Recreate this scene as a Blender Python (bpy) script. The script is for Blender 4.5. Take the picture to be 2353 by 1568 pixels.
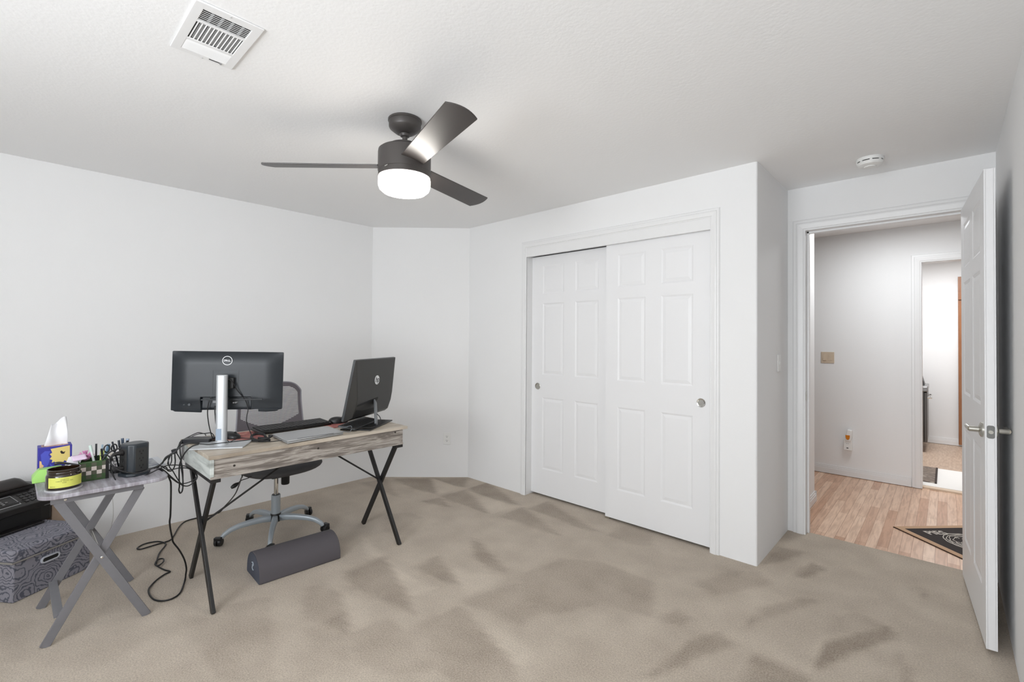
import bpy, bmesh, math, random
from mathutils import Vector, Matrix
random.seed(7)
for o in list(bpy.data.objects): bpy.data.objects.remove(o, do_unlink=True)
S = bpy.context.scene
COL = S.collection
R = math.radians
H = 2.433            # ceiling height
XL, XR = -4.101, 0.209
YC, YD, YB = 3.055, 3.797, -1.9
XC = -0.832
AX, AY = (-4.101, 2.401), (-3.418, 3.055)   # ends of the diagonal corner wall
YH = 5.733           # hallway far wall

# ---------------- camera ----------------
cam = bpy.data.cameras.new('camera'); camo = bpy.data.objects.new('camera', cam); COL.objects.link(camo)
F_PX, PITCH, ROLL, YAW, CY = 1072.607, .01231, .007, .74946, 766.1
cam.sensor_width = 36; cam.lens = F_PX / 2353 * 36
cam.shift_y = (CY - 784) / 2353
cam.clip_start = .02; cam.clip_end = 60
fw = Vector((-math.sin(YAW) * math.cos(PITCH), math.cos(YAW) * math.cos(PITCH), math.sin(PITCH)))
rt = Vector((math.cos(YAW), math.sin(YAW), 0)); up = rt.cross(fw)
r2 = rt * math.cos(ROLL) + up * math.sin(ROLL); u2 = -rt * math.sin(ROLL) + up * math.cos(ROLL)
m = Matrix((r2, u2, -fw)).transposed().to_4x4(); m.translation = (0, 0, 1.35)
camo.matrix_world = m
S.camera = camo

# ---------------- view, world, lights ----------------
S.view_settings.view_transform = 'Standard'; S.view_settings.look = 'None'
S.view_settings.gamma = 1; S.view_settings.use_curve_mapping = False
S.view_settings.exposure = 0.61
w = bpy.data.worlds.new('sky'); S.world = w; w.use_nodes = True
nt = w.node_tree; bg = nt.nodes['Background']
bg.inputs[0].default_value = (.80, .88, 1, 1); bg.inputs[1].default_value = 1.2

def area(name, loc, size, power, direction, color=(1, 1, 1), spread=180):
    l = bpy.data.lights.new(name, 'AREA'); l.shape = 'RECTANGLE'; l.size, l.size_y = size
    l.energy = power; l.color = color; l.spread = R(spread)
    o = bpy.data.objects.new(name, l); COL.objects.link(o); o.location = loc
    o.rotation_euler = Vector(direction).to_track_quat('-Z', 'Y').to_euler()
    return o
# daylight falling through the windows behind the camera, and the hallway / laundry room lamps
area('window_daylight', (-.78, YB - .13, 1.475), (1.8, 1.4), 70, (.14, 1, .66), (.94, .972, 1))
area('hallway_lamp', (-.3, 4.85, 2.40), (.5, .5), 9.5, (0, 0, -1), (.95, .98, 1))
area('laundry_lamp', (.0, 7.3, 2.40), (.6, .6), 24, (0, 0, -1), (.97, .985, 1))

# ---------------- materials ----------------
def lin(c):
    return tuple((x / 255 / 12.92) if x / 255 <= .04045 else ((x / 255 + .055) / 1.055) ** 2.4 for x in c) + (1,)
MATS = {}
def mat(name, rgb, rough=.5, metal=0, bump=None, var=0, emit=None, spec=.5, coat=0, stretch=None, scale=20):
    if name in MATS: return MATS[name]
    m = bpy.data.materials.new(name); m.use_nodes = True; t = m.node_tree; b = t.nodes['Principled BSDF']
    b.inputs['Base Color'].default_value = lin(rgb); b.inputs['Roughness'].default_value = rough
    b.inputs['Metallic'].default_value = metal; b.inputs['Specular IOR Level'].default_value = spec
    b.inputs['Coat Weight'].default_value = coat
    if emit: b.inputs['Emission Color'].default_value = lin(rgb); b.inputs['Emission Strength'].default_value = emit
    tc = t.nodes.new('ShaderNodeTexCoord')
    mp = t.nodes.new('ShaderNodeMapping'); t.links.new(tc.outputs['Object'], mp.inputs[0])
    if stretch: mp.inputs['Scale'].default_value = stretch
    n = t.nodes.new('ShaderNodeTexNoise'); n.inputs['Scale'].default_value = scale; n.inputs['Detail'].default_value = 4
    t.links.new(mp.outputs[0], n.inputs['Vector'])
    if var:
        mx = t.nodes.new('ShaderNodeMix'); mx.data_type = 'RGBA'
        a = lin([max(0, x - var) for x in rgb]); c = lin([min(255, x + var) for x in rgb])
        mx.inputs[6].default_value = a; mx.inputs[7].default_value = c
        t.links.new(n.outputs[0], mx.inputs[0]); t.links.new(mx.outputs[2], b.inputs['Base Color'])
    if bump:
        bs, bd = bump
        n2 = t.nodes.new('ShaderNodeTexNoise'); n2.inputs['Scale'].default_value = bs; n2.inputs['Detail'].default_value = 3
        t.links.new(mp.outputs[0], n2.inputs['Vector'])
        bp = t.nodes.new('ShaderNodeBump'); bp.inputs['Strength'].default_value = bd; bp.inputs['Distance'].default_value = .004
        t.links.new(n2.outputs[0], bp.inputs['Height']); t.links.new(bp.outputs[0], b.inputs['Normal'])
    MATS[name] = m; return m

def mix_mat(name, stops, tex='noise', scale=5, stretch=(1, 1, 1), rough=.5, detail=6, dist=0, bump=0, rot=(0, 0, 0), ramp_lin=True):
    """colour ramp over one procedural texture"""
    m = bpy.data.materials.new(name); m.use_nodes = True; t = m.node_tree; b = t.nodes['Principled BSDF']
    b.inputs['Roughness'].default_value = rough
    tc = t.nodes.new('ShaderNodeTexCoord'); mp = t.nodes.new('ShaderNodeMapping')
    mp.inputs['Scale'].default_value = stretch; mp.inputs['Rotation'].default_value = rot
    t.links.new(tc.outputs['Object'], mp.inputs[0])
    if tex == 'noise':
        n = t.nodes.new('ShaderNodeTexNoise'); n.inputs['Scale'].default_value = scale; n.inputs['Detail'].default_value = detail
        n.inputs['Distortion'].default_value = dist; n.inputs['Roughness'].default_value = .62; out = n.outputs[0]
    elif tex == 'wave':
        n = t.nodes.new('ShaderNodeTexWave'); n.inputs['Scale'].default_value = scale; n.inputs['Distortion'].default_value = dist
        n.inputs['Detail'].default_value = detail; out = n.outputs['Fac']
    elif tex == 'voronoi':
        n = t.nodes.new('ShaderNodeTexVoronoi'); n.inputs['Scale'].default_value = scale; out = n.outputs['Distance']
    t.links.new(mp.outputs[0], n.inputs['Vector'])
    cr = t.nodes.new('ShaderNodeValToRGB'); t.links.new(out, cr.inputs[0])
    if not ramp_lin: cr.color_ramp.interpolation = 'CONSTANT'
    e = cr.color_ramp.elements
    e[0].position, e[0].color = stops[0][0], lin(stops[0][1]); e[1].position, e[1].color = stops[-1][0], lin(stops[-1][1])
    for p, c in stops[1:-1]:
        k = e.new(p); k.color = lin(c)
    t.links.new(cr.outputs[0], b.inputs['Base Color'])
    if bump:
        bp = t.nodes.new('ShaderNodeBump'); bp.inputs['Strength'].default_value = bump; bp.inputs['Distance'].default_value = .003
        t.links.new(out, bp.inputs['Height']); t.links.new(bp.outputs[0], b.inputs['Normal'])
    MATS[name] = m; return m

WALL = mat('wall_paint', (240, 240, 240), .75, bump=(160, .12))
CEIL = mat('ceiling_paint', (248, 248, 248), .85, bump=(70, .2))
TRIM = mat('trim_paint', (236, 236, 236), .38)
DOORP = mat('door_paint', (238, 238, 239), .42)
BLACK = mat('black_plastic', (22, 22, 23), .38, bump=(900, .05))
BLACKM = mat('black_metal', (26, 25, 25), .42)
DARKG = mat('charcoal_plastic', (44, 47, 51), .42)
CABLE = mat('cable_rubber', (20, 20, 22), .4)
CHROME = mat('chrome', (225, 225, 222), .12, 1)
NICKEL = mat('satin_nickel', (200, 198, 190), .25, 1)
SILVER = mat('silver_metal', (196, 199, 202), .46, .55)
WHITE = mat('white_plastic', (238, 238, 236), .35)
SLOT = mat('dark_slot', (18, 18, 18), .6)

# ---------------- mesh helpers ----------------
class MB:
    def __init__(s, M=None): s.v = []; s.f = []; s.M = M or Matrix()
    def add(s, vs, fs):
        k = len(s.v); s.v += [tuple(s.M @ Vector(v)) for v in vs]; s.f += [tuple(i + k for i in f) for f in fs]; return s
    def box(s, x0, x1, y0, y1, z0, z1):
        x0, x1 = sorted((x0, x1)); y0, y1 = sorted((y0, y1)); z0, z1 = sorted((z0, z1))
        return s.add([(x0, y0, z0), (x1, y0, z0), (x1, y1, z0), (x0, y1, z0), (x0, y0, z1), (x1, y0, z1), (x1, y1, z1), (x0, y1, z1)],
                     [(0, 3, 2, 1), (4, 5, 6, 7), (0, 1, 5, 4), (1, 2, 6, 5), (2, 3, 7, 6), (3, 0, 4, 7)])
    def bar(s, a, b, wd, th, side=(0, 1, 0)):
        """rectangular bar from a to b; wd across, th along the side vector"""
        a, b = Vector(a), Vector(b); d = (b - a).normalized(); t = Vector(side); t = (t - d * t.dot(d)).normalized(); c = d.cross(t)
        vs = []
        for p in (a, b):
            for i, j in ((-1, -1), (1, -1), (1, 1), (-1, 1)): vs.append(p + c * (i * wd / 2) + t * (j * th / 2))
        return s.add(vs, [(0, 1, 2, 3), (7, 6, 5, 4), (0, 4, 5, 1), (1, 5, 6, 2), (2, 6, 7, 3), (3, 7, 4, 0)])
    def prism(s, poly, z0, z1):
        n = len(poly); vs = [(x, y, z0) for x, y in poly] + [(x, y, z1) for x, y in poly]
        return s.add(vs, [tuple(range(n - 1, -1, -1)), tuple(range(n, 2 * n))] + [(i, (i + 1) % n, (i + 1) % n + n, i + n) for i in range(n)])
    def ring(s, outer, inner, z0, z1):
        n = len(outer); vs = [(x, y, z) for z in (z0, z1) for P in (outer, inner) for x, y in P]; fs = []
        for i in range(n):
            j = (i + 1) % n
            fs += [(i, n + i, n + j, j), (2 * n + i, 2 * n + j, 3 * n + j, 3 * n + i), (i, j, 2 * n + j, 2 * n + i), (n + j, n + i, 3 * n + i, 3 * n + j)]
        return s.add(vs, fs)
    def lathe(s, prof, c=(0, 0, 0), n=32, axis='z'):
        vs = []; fs = []
        for r, z in prof:
            for k in range(n):
                a = 2 * math.pi * k / n; x, y = r * math.cos(a), r * math.sin(a)
                p = {'z': (x, y, z), 'x': (z, x, y), 'y': (x, z, -y)}[axis]
                vs.append((c[0] + p[0], c[1] + p[1], c[2] + p[2]))
        for i in range(len(prof) - 1):
            for k in range(n):
                a, b = i * n + k, i * n + (k + 1) % n; fs.append((a, b, b + n, a + n))
        if prof[0][0] > 1e-6: fs.append(tuple(range(n - 1, -1, -1)))
        if prof[-1][0] > 1e-6: fs.append(tuple(range((len(prof) - 1) * n, len(prof) * n)))
        return s.add(vs, fs)
    def tube(s, pts, r, n=8, sub=5, smooth=True):
        P = [Vector(p) for p in pts]
        if smooth and len(P) > 2:
            Q = []
            for i in range(len(P) - 1):
                p0, p1, p2, p3 = P[max(i - 1, 0)], P[i], P[i + 1], P[min(i + 2, len(P) - 1)]
                for k in range(sub):
                    t = k / sub
                    Q.append(.5 * ((2 * p1) + (p2 - p0) * t + (2 * p0 - 5 * p1 + 4 * p2 - p3) * t * t + (3 * p1 - p0 - 3 * p2 + p3) * t ** 3))
            P = Q + [P[-1]]
        rr = r if callable(r) else (lambda t: r)
        vs = []; fs = []; up = None
        for i, p in enumerate(P):
            d = (P[min(i + 1, len(P) - 1)] - P[max(i - 1, 0)])
            d = d.normalized() if d.length > 1e-9 else Vector((0, 0, 1))
            if up is None: up = d.orthogonal().normalized()
            up = (up - d * up.dot(d)); up = up.normalized() if up.length > 1e-6 else d.orthogonal().normalized()
            w2 = d.cross(up); rad = rr(i / max(1, len(P) - 1))
            for k in range(n):
                a = 2 * math.pi * k / n; vs.append(p + up * math.cos(a) * rad + w2 * math.sin(a) * rad)
        for i in range(len(P) - 1):
            for k in range(n):
                a, b = i * n + k, i * n + (k + 1) % n; fs.append((a, b, b + n, a + n))
        fs += [tuple(range(n - 1, -1, -1)), tuple(range((len(P) - 1) * n, len(P) * n))]
        return s.add(vs, fs)
    def grid(s, fn, nu, nv):
        vs = [fn(i / nu, j / nv) for j in range(nv + 1) for i in range(nu + 1)]
        return s.add(vs, [(j * (nu + 1) + i, j * (nu + 1) + i + 1, (j + 1) * (nu + 1) + i + 1, (j + 1) * (nu + 1) + i) for j in range(nv) for i in range(nu)])
    def build(s, name, material, parent=None, bevel=0, smooth=False, solid=0, seg=2):
        off = parent['_o'] if parent is not None and '_o' in parent else (0, 0, 0)
        me = bpy.data.meshes.new(name)
        me.from_pydata([(v[0] - off[0], v[1] - off[1], v[2] - off[2]) for v in s.v], [], s.f); me.update()
        bm = bmesh.new(); bm.from_mesh(me); bmesh.ops.recalc_face_normals(bm, faces=bm.faces); bm.to_mesh(me); bm.free()
        o = bpy.data.objects.new(name, me); COL.objects.link(o); me.materials.append(material)
        if parent is not None: o.parent = parent; o['_o'] = tuple(off)
        else: o['_o'] = (0, 0, 0)
        if solid:
            md = o.modifiers.new('solid', 'SOLIDIFY'); md.thickness = solid; md.offset = 0
        if bevel:
            md = o.modifiers.new('bevel', 'BEVEL'); md.width = bevel; md.segments = seg; md.limit_method = 'ANGLE'; md.angle_limit = R(35)
        if smooth or bevel:
            for p in me.polygons: p.use_smooth = True
            if not smooth or smooth == 'auto':
                try: me.set_sharp_from_angle(angle=R(38))
                except Exception: pass
        return o
    def lone(s, name, material, label, cat, group=None, **k):
        """a thing made of one mesh, its origin at its base"""
        c = [sum(v[i] for v in s.v) / len(s.v) for i in (0, 1)]; z = min(v[2] for v in s.v)
        o = s.build(name, material, None, **k)
        for v in o.data.vertices: v.co -= Vector((c[0], c[1], z))
        o.location = (c[0], c[1], z); o['_o'] = (c[0], c[1], z)
        return tag(o, label, cat, group)

def tag(o, label, cat, group=None):
    o['label'] = label; o['category'] = cat
    if group: o['group'] = group
    return o
def thing(name, loc, label, cat, group=None):
    o = bpy.data.objects.new(name, None); COL.objects.link(o); o.location = loc; o.empty_display_size = .1
    o['_o'] = tuple(loc); return tag(o, label, cat, group)
def struct(o, label=None):
    o['kind'] = 'structure'
    if label: o['label'] = label
    return o
def text_mb(txt, size, M, depth=.0008, shear=0, font_w=1.0, bold=0):
    cu = bpy.data.curves.new('lettering', 'FONT'); cu.body = txt; cu.size = size; cu.extrude = depth; cu.align_x = 'CENTER'; cu.align_y = 'CENTER'
    cu.shear = shear; cu.offset = bold; cu.resolution_u = 3
    ob = bpy.data.objects.new('lettering', cu); COL.objects.link(ob)
    dg = bpy.context.evaluated_depsgraph_get(); me = bpy.data.meshes.new_from_object(ob.evaluated_get(dg))
    b = MB(M); b.add([(v.co.x * font_w, v.co.y, v.co.z) for v in me.vertices], [tuple(p.vertices) for p in me.polygons])
    bpy.data.objects.remove(ob, do_unlink=True); bpy.data.meshes.remove(me)
    return b
def frame_m(origin, xa, ya):
    """matrix with local x along xa, local y along ya, local z out"""
    xa, ya = Vector(xa).normalized(), Vector(ya).normalized(); za = xa.cross(ya).normalized(); ya = za.cross(xa)
    M = Matrix((xa, ya, za)).transposed().to_4x4(); M.translation = origin; return M
def circle(r, n=24, c=(0, 0), rx=1): return [(c[0] + r * rx * math.cos(2 * math.pi * k / n), c[1] + r * math.sin(2 * math.pi * k / n)) for k in range(n)]
def rrect(x0, x1, y0, y1, r, n=5):
    P = []
    for cx, cy, a0 in ((x1 - r, y1 - r, 0), (x0 + r, y1 - r, 90), (x0 + r, y0 + r, 180), (x1 - r, y0 + r, 270)):
        for k in range(n + 1):
            a = R(a0 + 90 * k / n); P.append((cx + r * math.cos(a), cy + r * math.sin(a)))
    return P

# =====================================================================
# the setting
# =====================================================================
def carpet_mat():
    m = bpy.data.materials.new('carpet'); m.use_nodes = True; t = m.node_tree; b = t.nodes['Principled BSDF']
    b.inputs['Roughness'].default_value = 1; b.inputs['Specular IOR Level'].default_value = .1
    b.inputs['Sheen Weight'].default_value = .15
    tc = t.nodes.new('ShaderNodeTexCoord')
    at = t.nodes.new('ShaderNodeAttribute'); at.attribute_name = 'pile'
    n1 = t.nodes.new('ShaderNodeTexNoise'); n1.inputs['Scale'].default_value = 5; n1.inputs['Detail'].default_value = 5
    n2 = t.nodes.new('ShaderNodeTexNoise'); n2.inputs['Scale'].default_value = 140; n2.inputs['Detail'].default_value = 4; n2.inputs['Roughness'].default_value = .8
    for n in (n1, n2): t.links.new(tc.outputs['Object'], n.inputs['Vector'])
    def mth(op, a, bb):
        k = t.nodes.new('ShaderNodeMath'); k.operation = op
        for i, x in enumerate((a, bb)):
            if isinstance(x, (int, float)): k.inputs[i].default_value = x
            else: t.links.new(x, k.inputs[i])
        return k.outputs[0]
    f = mth('ADD', at.outputs['Fac'], mth('MULTIPLY', mth('SUBTRACT', n1.outputs[0], .5), .55))
    f = mth('ADD', f, mth('MULTIPLY', mth('SUBTRACT', n2.outputs[0], .5), 1.7))
    cr = t.nodes.new('ShaderNodeValToRGB'); t.links.new(f, cr.inputs[0])
    e = cr.color_ramp.elements; e[0].position = 0; e[0].color = lin((138, 123, 108)); e[1].position = 1; e[1].color = lin((222, 209, 192))
    t.links.new(cr.outputs[0], b.inputs['Base Color'])
    bp = t.nodes.new('ShaderNodeBump'); bp.inputs['Strength'].default_value = .6; bp.inputs['Distance'].default_value = .01
    t.links.new(n2.outputs[0], bp.inputs['Height']); t.links.new(bp.outputs[0], b.inputs['Normal'])
    return m
def inside(p, poly):
    x, y = p; c = False; n = len(poly)
    for i in range(n):
        (x1, y1), (x2, y2) = poly[i], poly[i - 1]
        if (y1 > y) != (y2 > y) and x < (x2 - x1) * (y - y1) / (y2 - y1) + x1: c = not c
    return c
# vacuum-cleaner strokes lying in the pile: outlines on the floor in metres, and how dark each brushes the pile
STROKES = []
STROKES = [
 ([(-3.9,2.52),(-3.66,2.79),(-3.24,2.54),(-3.49,2.48)], -0.3),
 ([(-3.64,2.79),(-3.4,3.04),(-3.2,2.83),(-3.33,2.79)], -0.3),
 ([(-3.15,2.81),(-3.16,3.08),(-2.91,2.99),(-2.52,2.82),(-2.75,2.8),(-3.01,2.79)], -0.3),
 ([(-3.17,2.52),(-3.16,2.8),(-2.93,2.7),(-2.57,2.52),(-2.81,2.53),(-3.0,2.51)], -0.25),
 ([(-3.19,2.33),(-3.15,2.51),(-2.9,2.41),(-3.05,2.37)], -0.25),
 ([(-4.0,2.23),(-3.93,2.49),(-3.56,2.31),(-3.4,2.28),(-3.58,2.23)], -0.22),
 ([(-2.49,2.54),(-2.5,2.83),(-2.31,2.75),(-1.93,2.59),(-2.14,2.56),(-2.33,2.57)], -0.22),
 ([(-2.45,2.83),(-2.44,3.07),(-2.14,2.95),(-1.76,2.83),(-1.95,2.79),(-2.15,2.82)], -0.25),
 ([(-2.14,1.97),(-2.38,2.16),(-2.27,2.14),(-1.84,1.98),(-1.95,1.93)], -0.25),
 ([(-2.3,1.64),(-2.32,1.83),(-2.16,1.77),(-1.94,1.69),(-2.09,1.65)], -0.25),
 ([(-2.55,1.33),(-2.55,1.58),(-2.44,1.56),(-2.08,1.44),(-1.88,1.36),(-2.09,1.33),(-2.35,1.28)], -0.22),
 ([(-1.8,1.98),(-1.73,2.34),(-1.54,2.46),(-1.2,2.46),(-1.05,2.14),(-1.3,2.08),(-1.4,1.84),(-1.51,1.81)], -0.16),
 ([(-1.82,1.58),(-1.82,1.65),(-1.75,1.93),(-1.47,1.81),(-1.47,1.65),(-1.66,1.63)], -0.14),
 ([(-1.83,1.27),(-1.81,1.57),(-1.62,1.52),(-1.45,1.48),(-1.31,1.44),(-1.24,1.38),(-1.42,1.2),(-1.57,1.22)], -0.18),
 ([(-2.51,1.18),(-2.36,1.21),(-1.98,1.08),(-2.13,1.03),(-2.27,0.98),(-2.54,1.1)], -0.16),
 ([(-1.72,2.83),(-1.74,3.07),(-1.53,3.12),(-1.41,2.88),(-1.54,2.81)], -0.16),
 ([(-2.0,1.07),(-1.98,1.26),(-1.83,1.27),(-1.54,1.19),(-1.62,1.06),(-1.8,1.0)], -0.12),
 ([(-2.9,1.79),(-2.73,1.82),(-2.84,1.97),(-2.9,2.14),(-3.04,2.13),(-3.14,1.99)], -0.15),
 ([(-0.83,3.08),(-0.81,3.45),(-0.66,3.47),(-0.74,3.23)], -0.25),
 ([(-0.64,3.08),(-0.61,3.35),(-0.52,3.31),(-0.59,3.1)], -0.3),
 ([(-0.71,2.32),(-0.69,2.6),(-0.56,2.86),(-0.48,2.89),(-0.56,2.7),(-0.66,2.48)], -0.22),
 ([(-0.91,1.69),(-0.87,1.86),(-0.85,2.1),(-0.78,2.25),(-0.68,2.22),(-0.78,2.0),(-0.86,1.77)], -0.25),
 ([(-0.6,1.99),(-0.61,2.2),(-0.41,2.2),(-0.4,2.12),(-0.59,1.94)], -0.25),
 ([(-0.4,2.26),(-0.4,2.51),(-0.3,2.7),(-0.2,2.86),(-0.17,2.76),(-0.27,2.57),(-0.34,2.4)], -0.36),
 ([(-0.16,2.73),(-0.14,2.65),(-0.11,2.45),(-0.13,2.43),(-0.15,2.64)], -0.3),
 ([(-0.14,3.4),(-0.09,3.42),(-0.07,3.27),(-0.09,3.27),(-0.11,3.38)], -0.22),
 ([(-0.42,2.2),(-0.4,2.57),(-0.41,2.57),(-0.43,2.22)], 0.16),
 ([(-1.02,2.15),(-1.0,2.3),(-0.89,2.28),(-0.94,2.16)], -0.2),
 ([(-1.03,2.6),(-0.92,2.9),(-0.81,3.0),(-0.71,2.9),(-0.9,2.55)], -0.15),
 ([(-0.42,2.76),(-0.33,2.89),(-0.2,2.87),(-0.41,2.56)], -0.12),
 ([(-2.7,0.59),(-2.58,0.59),(-2.1,0.57),(-1.93,0.72),(-2.38,0.88),(-2.58,0.94),(-2.66,0.78),(-2.58,0.69)], -0.14),
 ([(-3.28,-0.02),(-3.2,0.09),(-2.78,0.07),(-2.87,-0.01)], -0.1),
 ([(-2.18,0.94),(-2.16,1.15),(-1.83,0.98),(-1.98,0.92)], -0.1),
 ([(-2.41,1.21),(-2.3,1.19),(-1.98,1.08),(-2.03,1.21),(-2.17,1.26)], 0.1),
 ([(-2.93,1.66),(-2.56,1.6),(-2.58,1.5)], 0.16),
 ([(-2.51,1.59),(-2.24,1.56),(-2.02,1.59),(-2.05,1.44),(-2.25,1.5)], 0.16),
 ([(-2.21,1.82),(-2.02,1.82),(-1.82,1.96),(-1.84,1.64)], 0.14),
 ([(-1.62,1.52),(-1.45,1.48),(-1.29,1.43),(-1.29,1.55),(-1.51,1.58)], 0.12),
 ([(-1.83,1.31),(-1.57,1.22),(-1.46,1.28),(-1.61,1.27)], 0.12),
 ([(-2.98,2.76),(-2.52,2.81),(-2.57,2.54)], 0.12),
 ([(-3.23,2.54),(-3.2,2.8),(-3.61,2.79)], 0.12),
]

def floor_carpet():
    st = .03; nx = int((XR - XL) / st) + 1; ny = int((YD + .06 - YB) / st) + 1
    bm = bmesh.new()
    xs = [XL + (XR - XL) * i / nx for i in range(nx + 1)]; ys = [YB + (YD + .06 - YB) * j / ny for j in range(ny + 1)]
    V = [[bm.verts.new((x, y, 0)) for x in xs] for y in ys]
    for j in range(ny):
        for i in range(nx): bm.faces.new((V[j][i], V[j][i + 1], V[j + 1][i + 1], V[j + 1][i]))
    me = bpy.data.meshes.new('floor'); bm.to_mesh(me); bm.free()
    o = bpy.data.objects.new('floor', me); COL.objects.link(o); me.materials.append(carpet_mat())
    a = me.attributes.new('pile', 'FLOAT', 'POINT')
    boxes = [(min(p[0] for p in P), max(p[0] for p in P), min(p[1] for p in P), max(p[1] for p in P), P, d) for P, d in STROKES]
    jit = ((-.008, -.008), (.008, -.008), (.008, .008), (-.008, .008))
    for i, v in enumerate(me.vertices):
        f = .62
        for x0, x1, y0, y1, P, d in boxes:
            if x0 - .02 < v.co.x < x1 + .02 and y0 - .02 < v.co.y < y1 + .02:
                f += 1.18 * d * sum(inside((v.co.x + a_, v.co.y + b_), P) for a_, b_ in jit) / 4
        a.data[i].value = f
    o['_o'] = (0, 0, 0)
    return struct(o, 'beige cut-pile carpet with vacuum strokes')
floor_carpet()

def wood_floor_mat():
    m = bpy.data.materials.new('oak_floor'); m.use_nodes = True; t = m.node_tree; b = t.nodes['Principled BSDF']
    b.inputs['Roughness'].default_value = .32
    tc = t.nodes.new('ShaderNodeTexCoord'); mp = t.nodes.new('ShaderNodeMapping'); mp.inputs['Rotation'].default_value = (0, 0, R(90))
    t.links.new(tc.outputs['Object'], mp.inputs[0])
    br = t.nodes.new('ShaderNodeTexBrick'); t.links.new(mp.outputs[0], br.inputs['Vector'])
    br.inputs['Color1'].default_value = lin((244, 212, 186)); br.inputs['Color2'].default_value = lin((208, 164, 134)); br.inputs['Mortar'].default_value = lin((172, 128, 98))
    br.inputs['Scale'].default_value = 1; br.inputs['Brick Width'].default_value = .9; br.inputs['Row Height'].default_value = .057
    br.inputs['Mortar Size'].default_value = .0012; br.inputs['Mortar Smooth'].default_value = .2; br.offset = .37
    n = t.nodes.new('ShaderNodeTexNoise'); mp2 = t.nodes.new('ShaderNodeMapping'); mp2.inputs['Scale'].default_value = (26, 2.2, 1)
    t.links.new(tc.outputs['Object'], mp2.inputs[0]); t.links.new(mp2.outputs[0], n.inputs['Vector']); n.inputs['Detail'].default_value = 6; n.inputs['Distortion'].default_value = .8
    n.inputs['Scale'].default_value = 2
    mx = t.nodes.new('ShaderNodeMix'); mx.data_type = 'RGBA'; mx.blend_type = 'MULTIPLY'; mx.inputs[0].default_value = .5
    cr = t.nodes.new('ShaderNodeValToRGB'); cr.color_ramp.elements[0].position = .35; cr.color_ramp.elements[0].color = (.55, .45, .38, 1); cr.color_ramp.elements[1].position = .6
    t.links.new(n.outputs[0], cr.inputs[0]); t.links.new(br.outputs[0], mx.inputs[6]); t.links.new(cr.outputs[0], mx.inputs[7]); t.links.new(mx.outputs[2], b.inputs['Base Color'])
    return m
struct(MB().box(-2.4, 1.6, YD + .06, 5.86, -.03, -.004).build('floor_hall', wood_floor_mat()), 'pale oak strip floor of the hallway')
TILE = mix_mat('laundry_floor', [(.3, (176, 150, 130)), (.7, (206, 184, 164))], scale=60, stretch=(1, .15, 1), rough=.5)
struct(MB().box(-1.6, 1.6, 5.86, 9.2, -.03, -.004).build('floor_laundry', TILE), 'tan woven-look floor of the laundry room')
T = .12
struct(MB().box(XL - .2, XR + .1, YB - .1, YD + .12, H, H + .08).build('ceiling', CEIL))
struct(MB().box(-2.5, 1.7, YD + .12, 9.3, H, H + .08).build('ceiling_hall', CEIL))
struct(MB().box(XL - T, XL, YB - .1, AX[1] + .2, 0, H).build('wall_left', WALL))
dx, dy = AY[0] - AX[0], AY[1] - AX[1]; L_ = math.hypot(dx, dy); nx_, ny_ = -dy / L_ * T, dx / L_ * T
struct(MB().prism([AX, AY, (AY[0] + nx_, AY[1] + ny_ + .1), (AX[0] + nx_ - .1, AX[1] + ny_)], 0, H).build('wall_corner', WALL))
# closet wall with its opening
OX0, OX1, OZ = -2.67, -1.106, 2.115
def arch(x0, x1, a, c, z, y0, y1):
    # one wall slab with a floor-to-head opening between a and c
    return MB(Matrix(((1, 0, 0, 0), (0, 0, -1, 0), (0, 1, 0, 0), (0, 0, 0, 1)))).prism([(x0, 0), (a, 0), (a, z), (c, z), (c, 0), (x1, 0), (x1, H), (x0, H)], -y0, -y1)
o = arch(AY[0] - .0, XC - .012, OX0 - .019, OX1 + .019, OZ + .022, YC, YC + .12).build('wall_closet', WALL); struct(o)
# the closet side wall turns the corner with a rounded bead
k = [(XC - .012 + .012 * math.sin(R(a)), YC + .012 - .012 * math.cos(R(a))) for a in range(0, 91, 15)]
struct(MB().prism([(XC - .012, YC + .11), (XC - .012, YC)] + k[1:] + [(XC, YD), (XC - .12, YD), (XC - .12, YC + .11)], 0, H).build('wall_closet_side', WALL, smooth='auto'))
struct(MB().box(OX0 - .3, XC - .12, 3.72, 3.78, 0, H).box(OX0 - .3, OX0 - .24, YC + .12, 3.72, 0, H).build('wall_closet_inside', WALL))
# doorway wall
DX0, DX1, DZ = -.722, .092, 2.125
struct(arch(XC - .12, XR + .02, DX0 - .019, DX1 + .019, DZ + .019, YD, YD + T).build('wall_door', WALL))
struct(MB().box(XR, XR + T, YB - .1, YD + T, 0, H).build('wall_right', WALL))
# back wall behind the camera with two windows
W1 = (-1.68, .12); WZ = (.75, 2.2)
b = MB(); y0, y1 = YB - .1, YB
b.box(XL - T, W1[0], y0, y1, 0, H).box(W1[1], XR + T, y0, y1, 0, H)
for a_ in (W1,): b.box(a_[0], a_[1], y0, y1, 0, WZ[0]).box(a_[0], a_[1], y0, y1, WZ[1], H)
struct(b.build('wall_back', WALL))
GL = bpy.data.materials.new('window_glass'); GL.use_nodes = True; t = GL.node_tree
t.nodes.remove(t.nodes['Principled BSDF']); tr = t.nodes.new('ShaderNodeBsdfTransparent'); gs = t.nodes.new('ShaderNodeBsdfGlossy'); gs.inputs['Roughness'].default_value = .02
ms = t.nodes.new('ShaderNodeMixShader'); ms.inputs[0].default_value = .06
t.links.new(tr.outputs[0], ms.inputs[1]); t.links.new(gs.outputs[0], ms.inputs[2]); t.links.new(ms.outputs[0], t.nodes['Material Output'].inputs[0])
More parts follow.
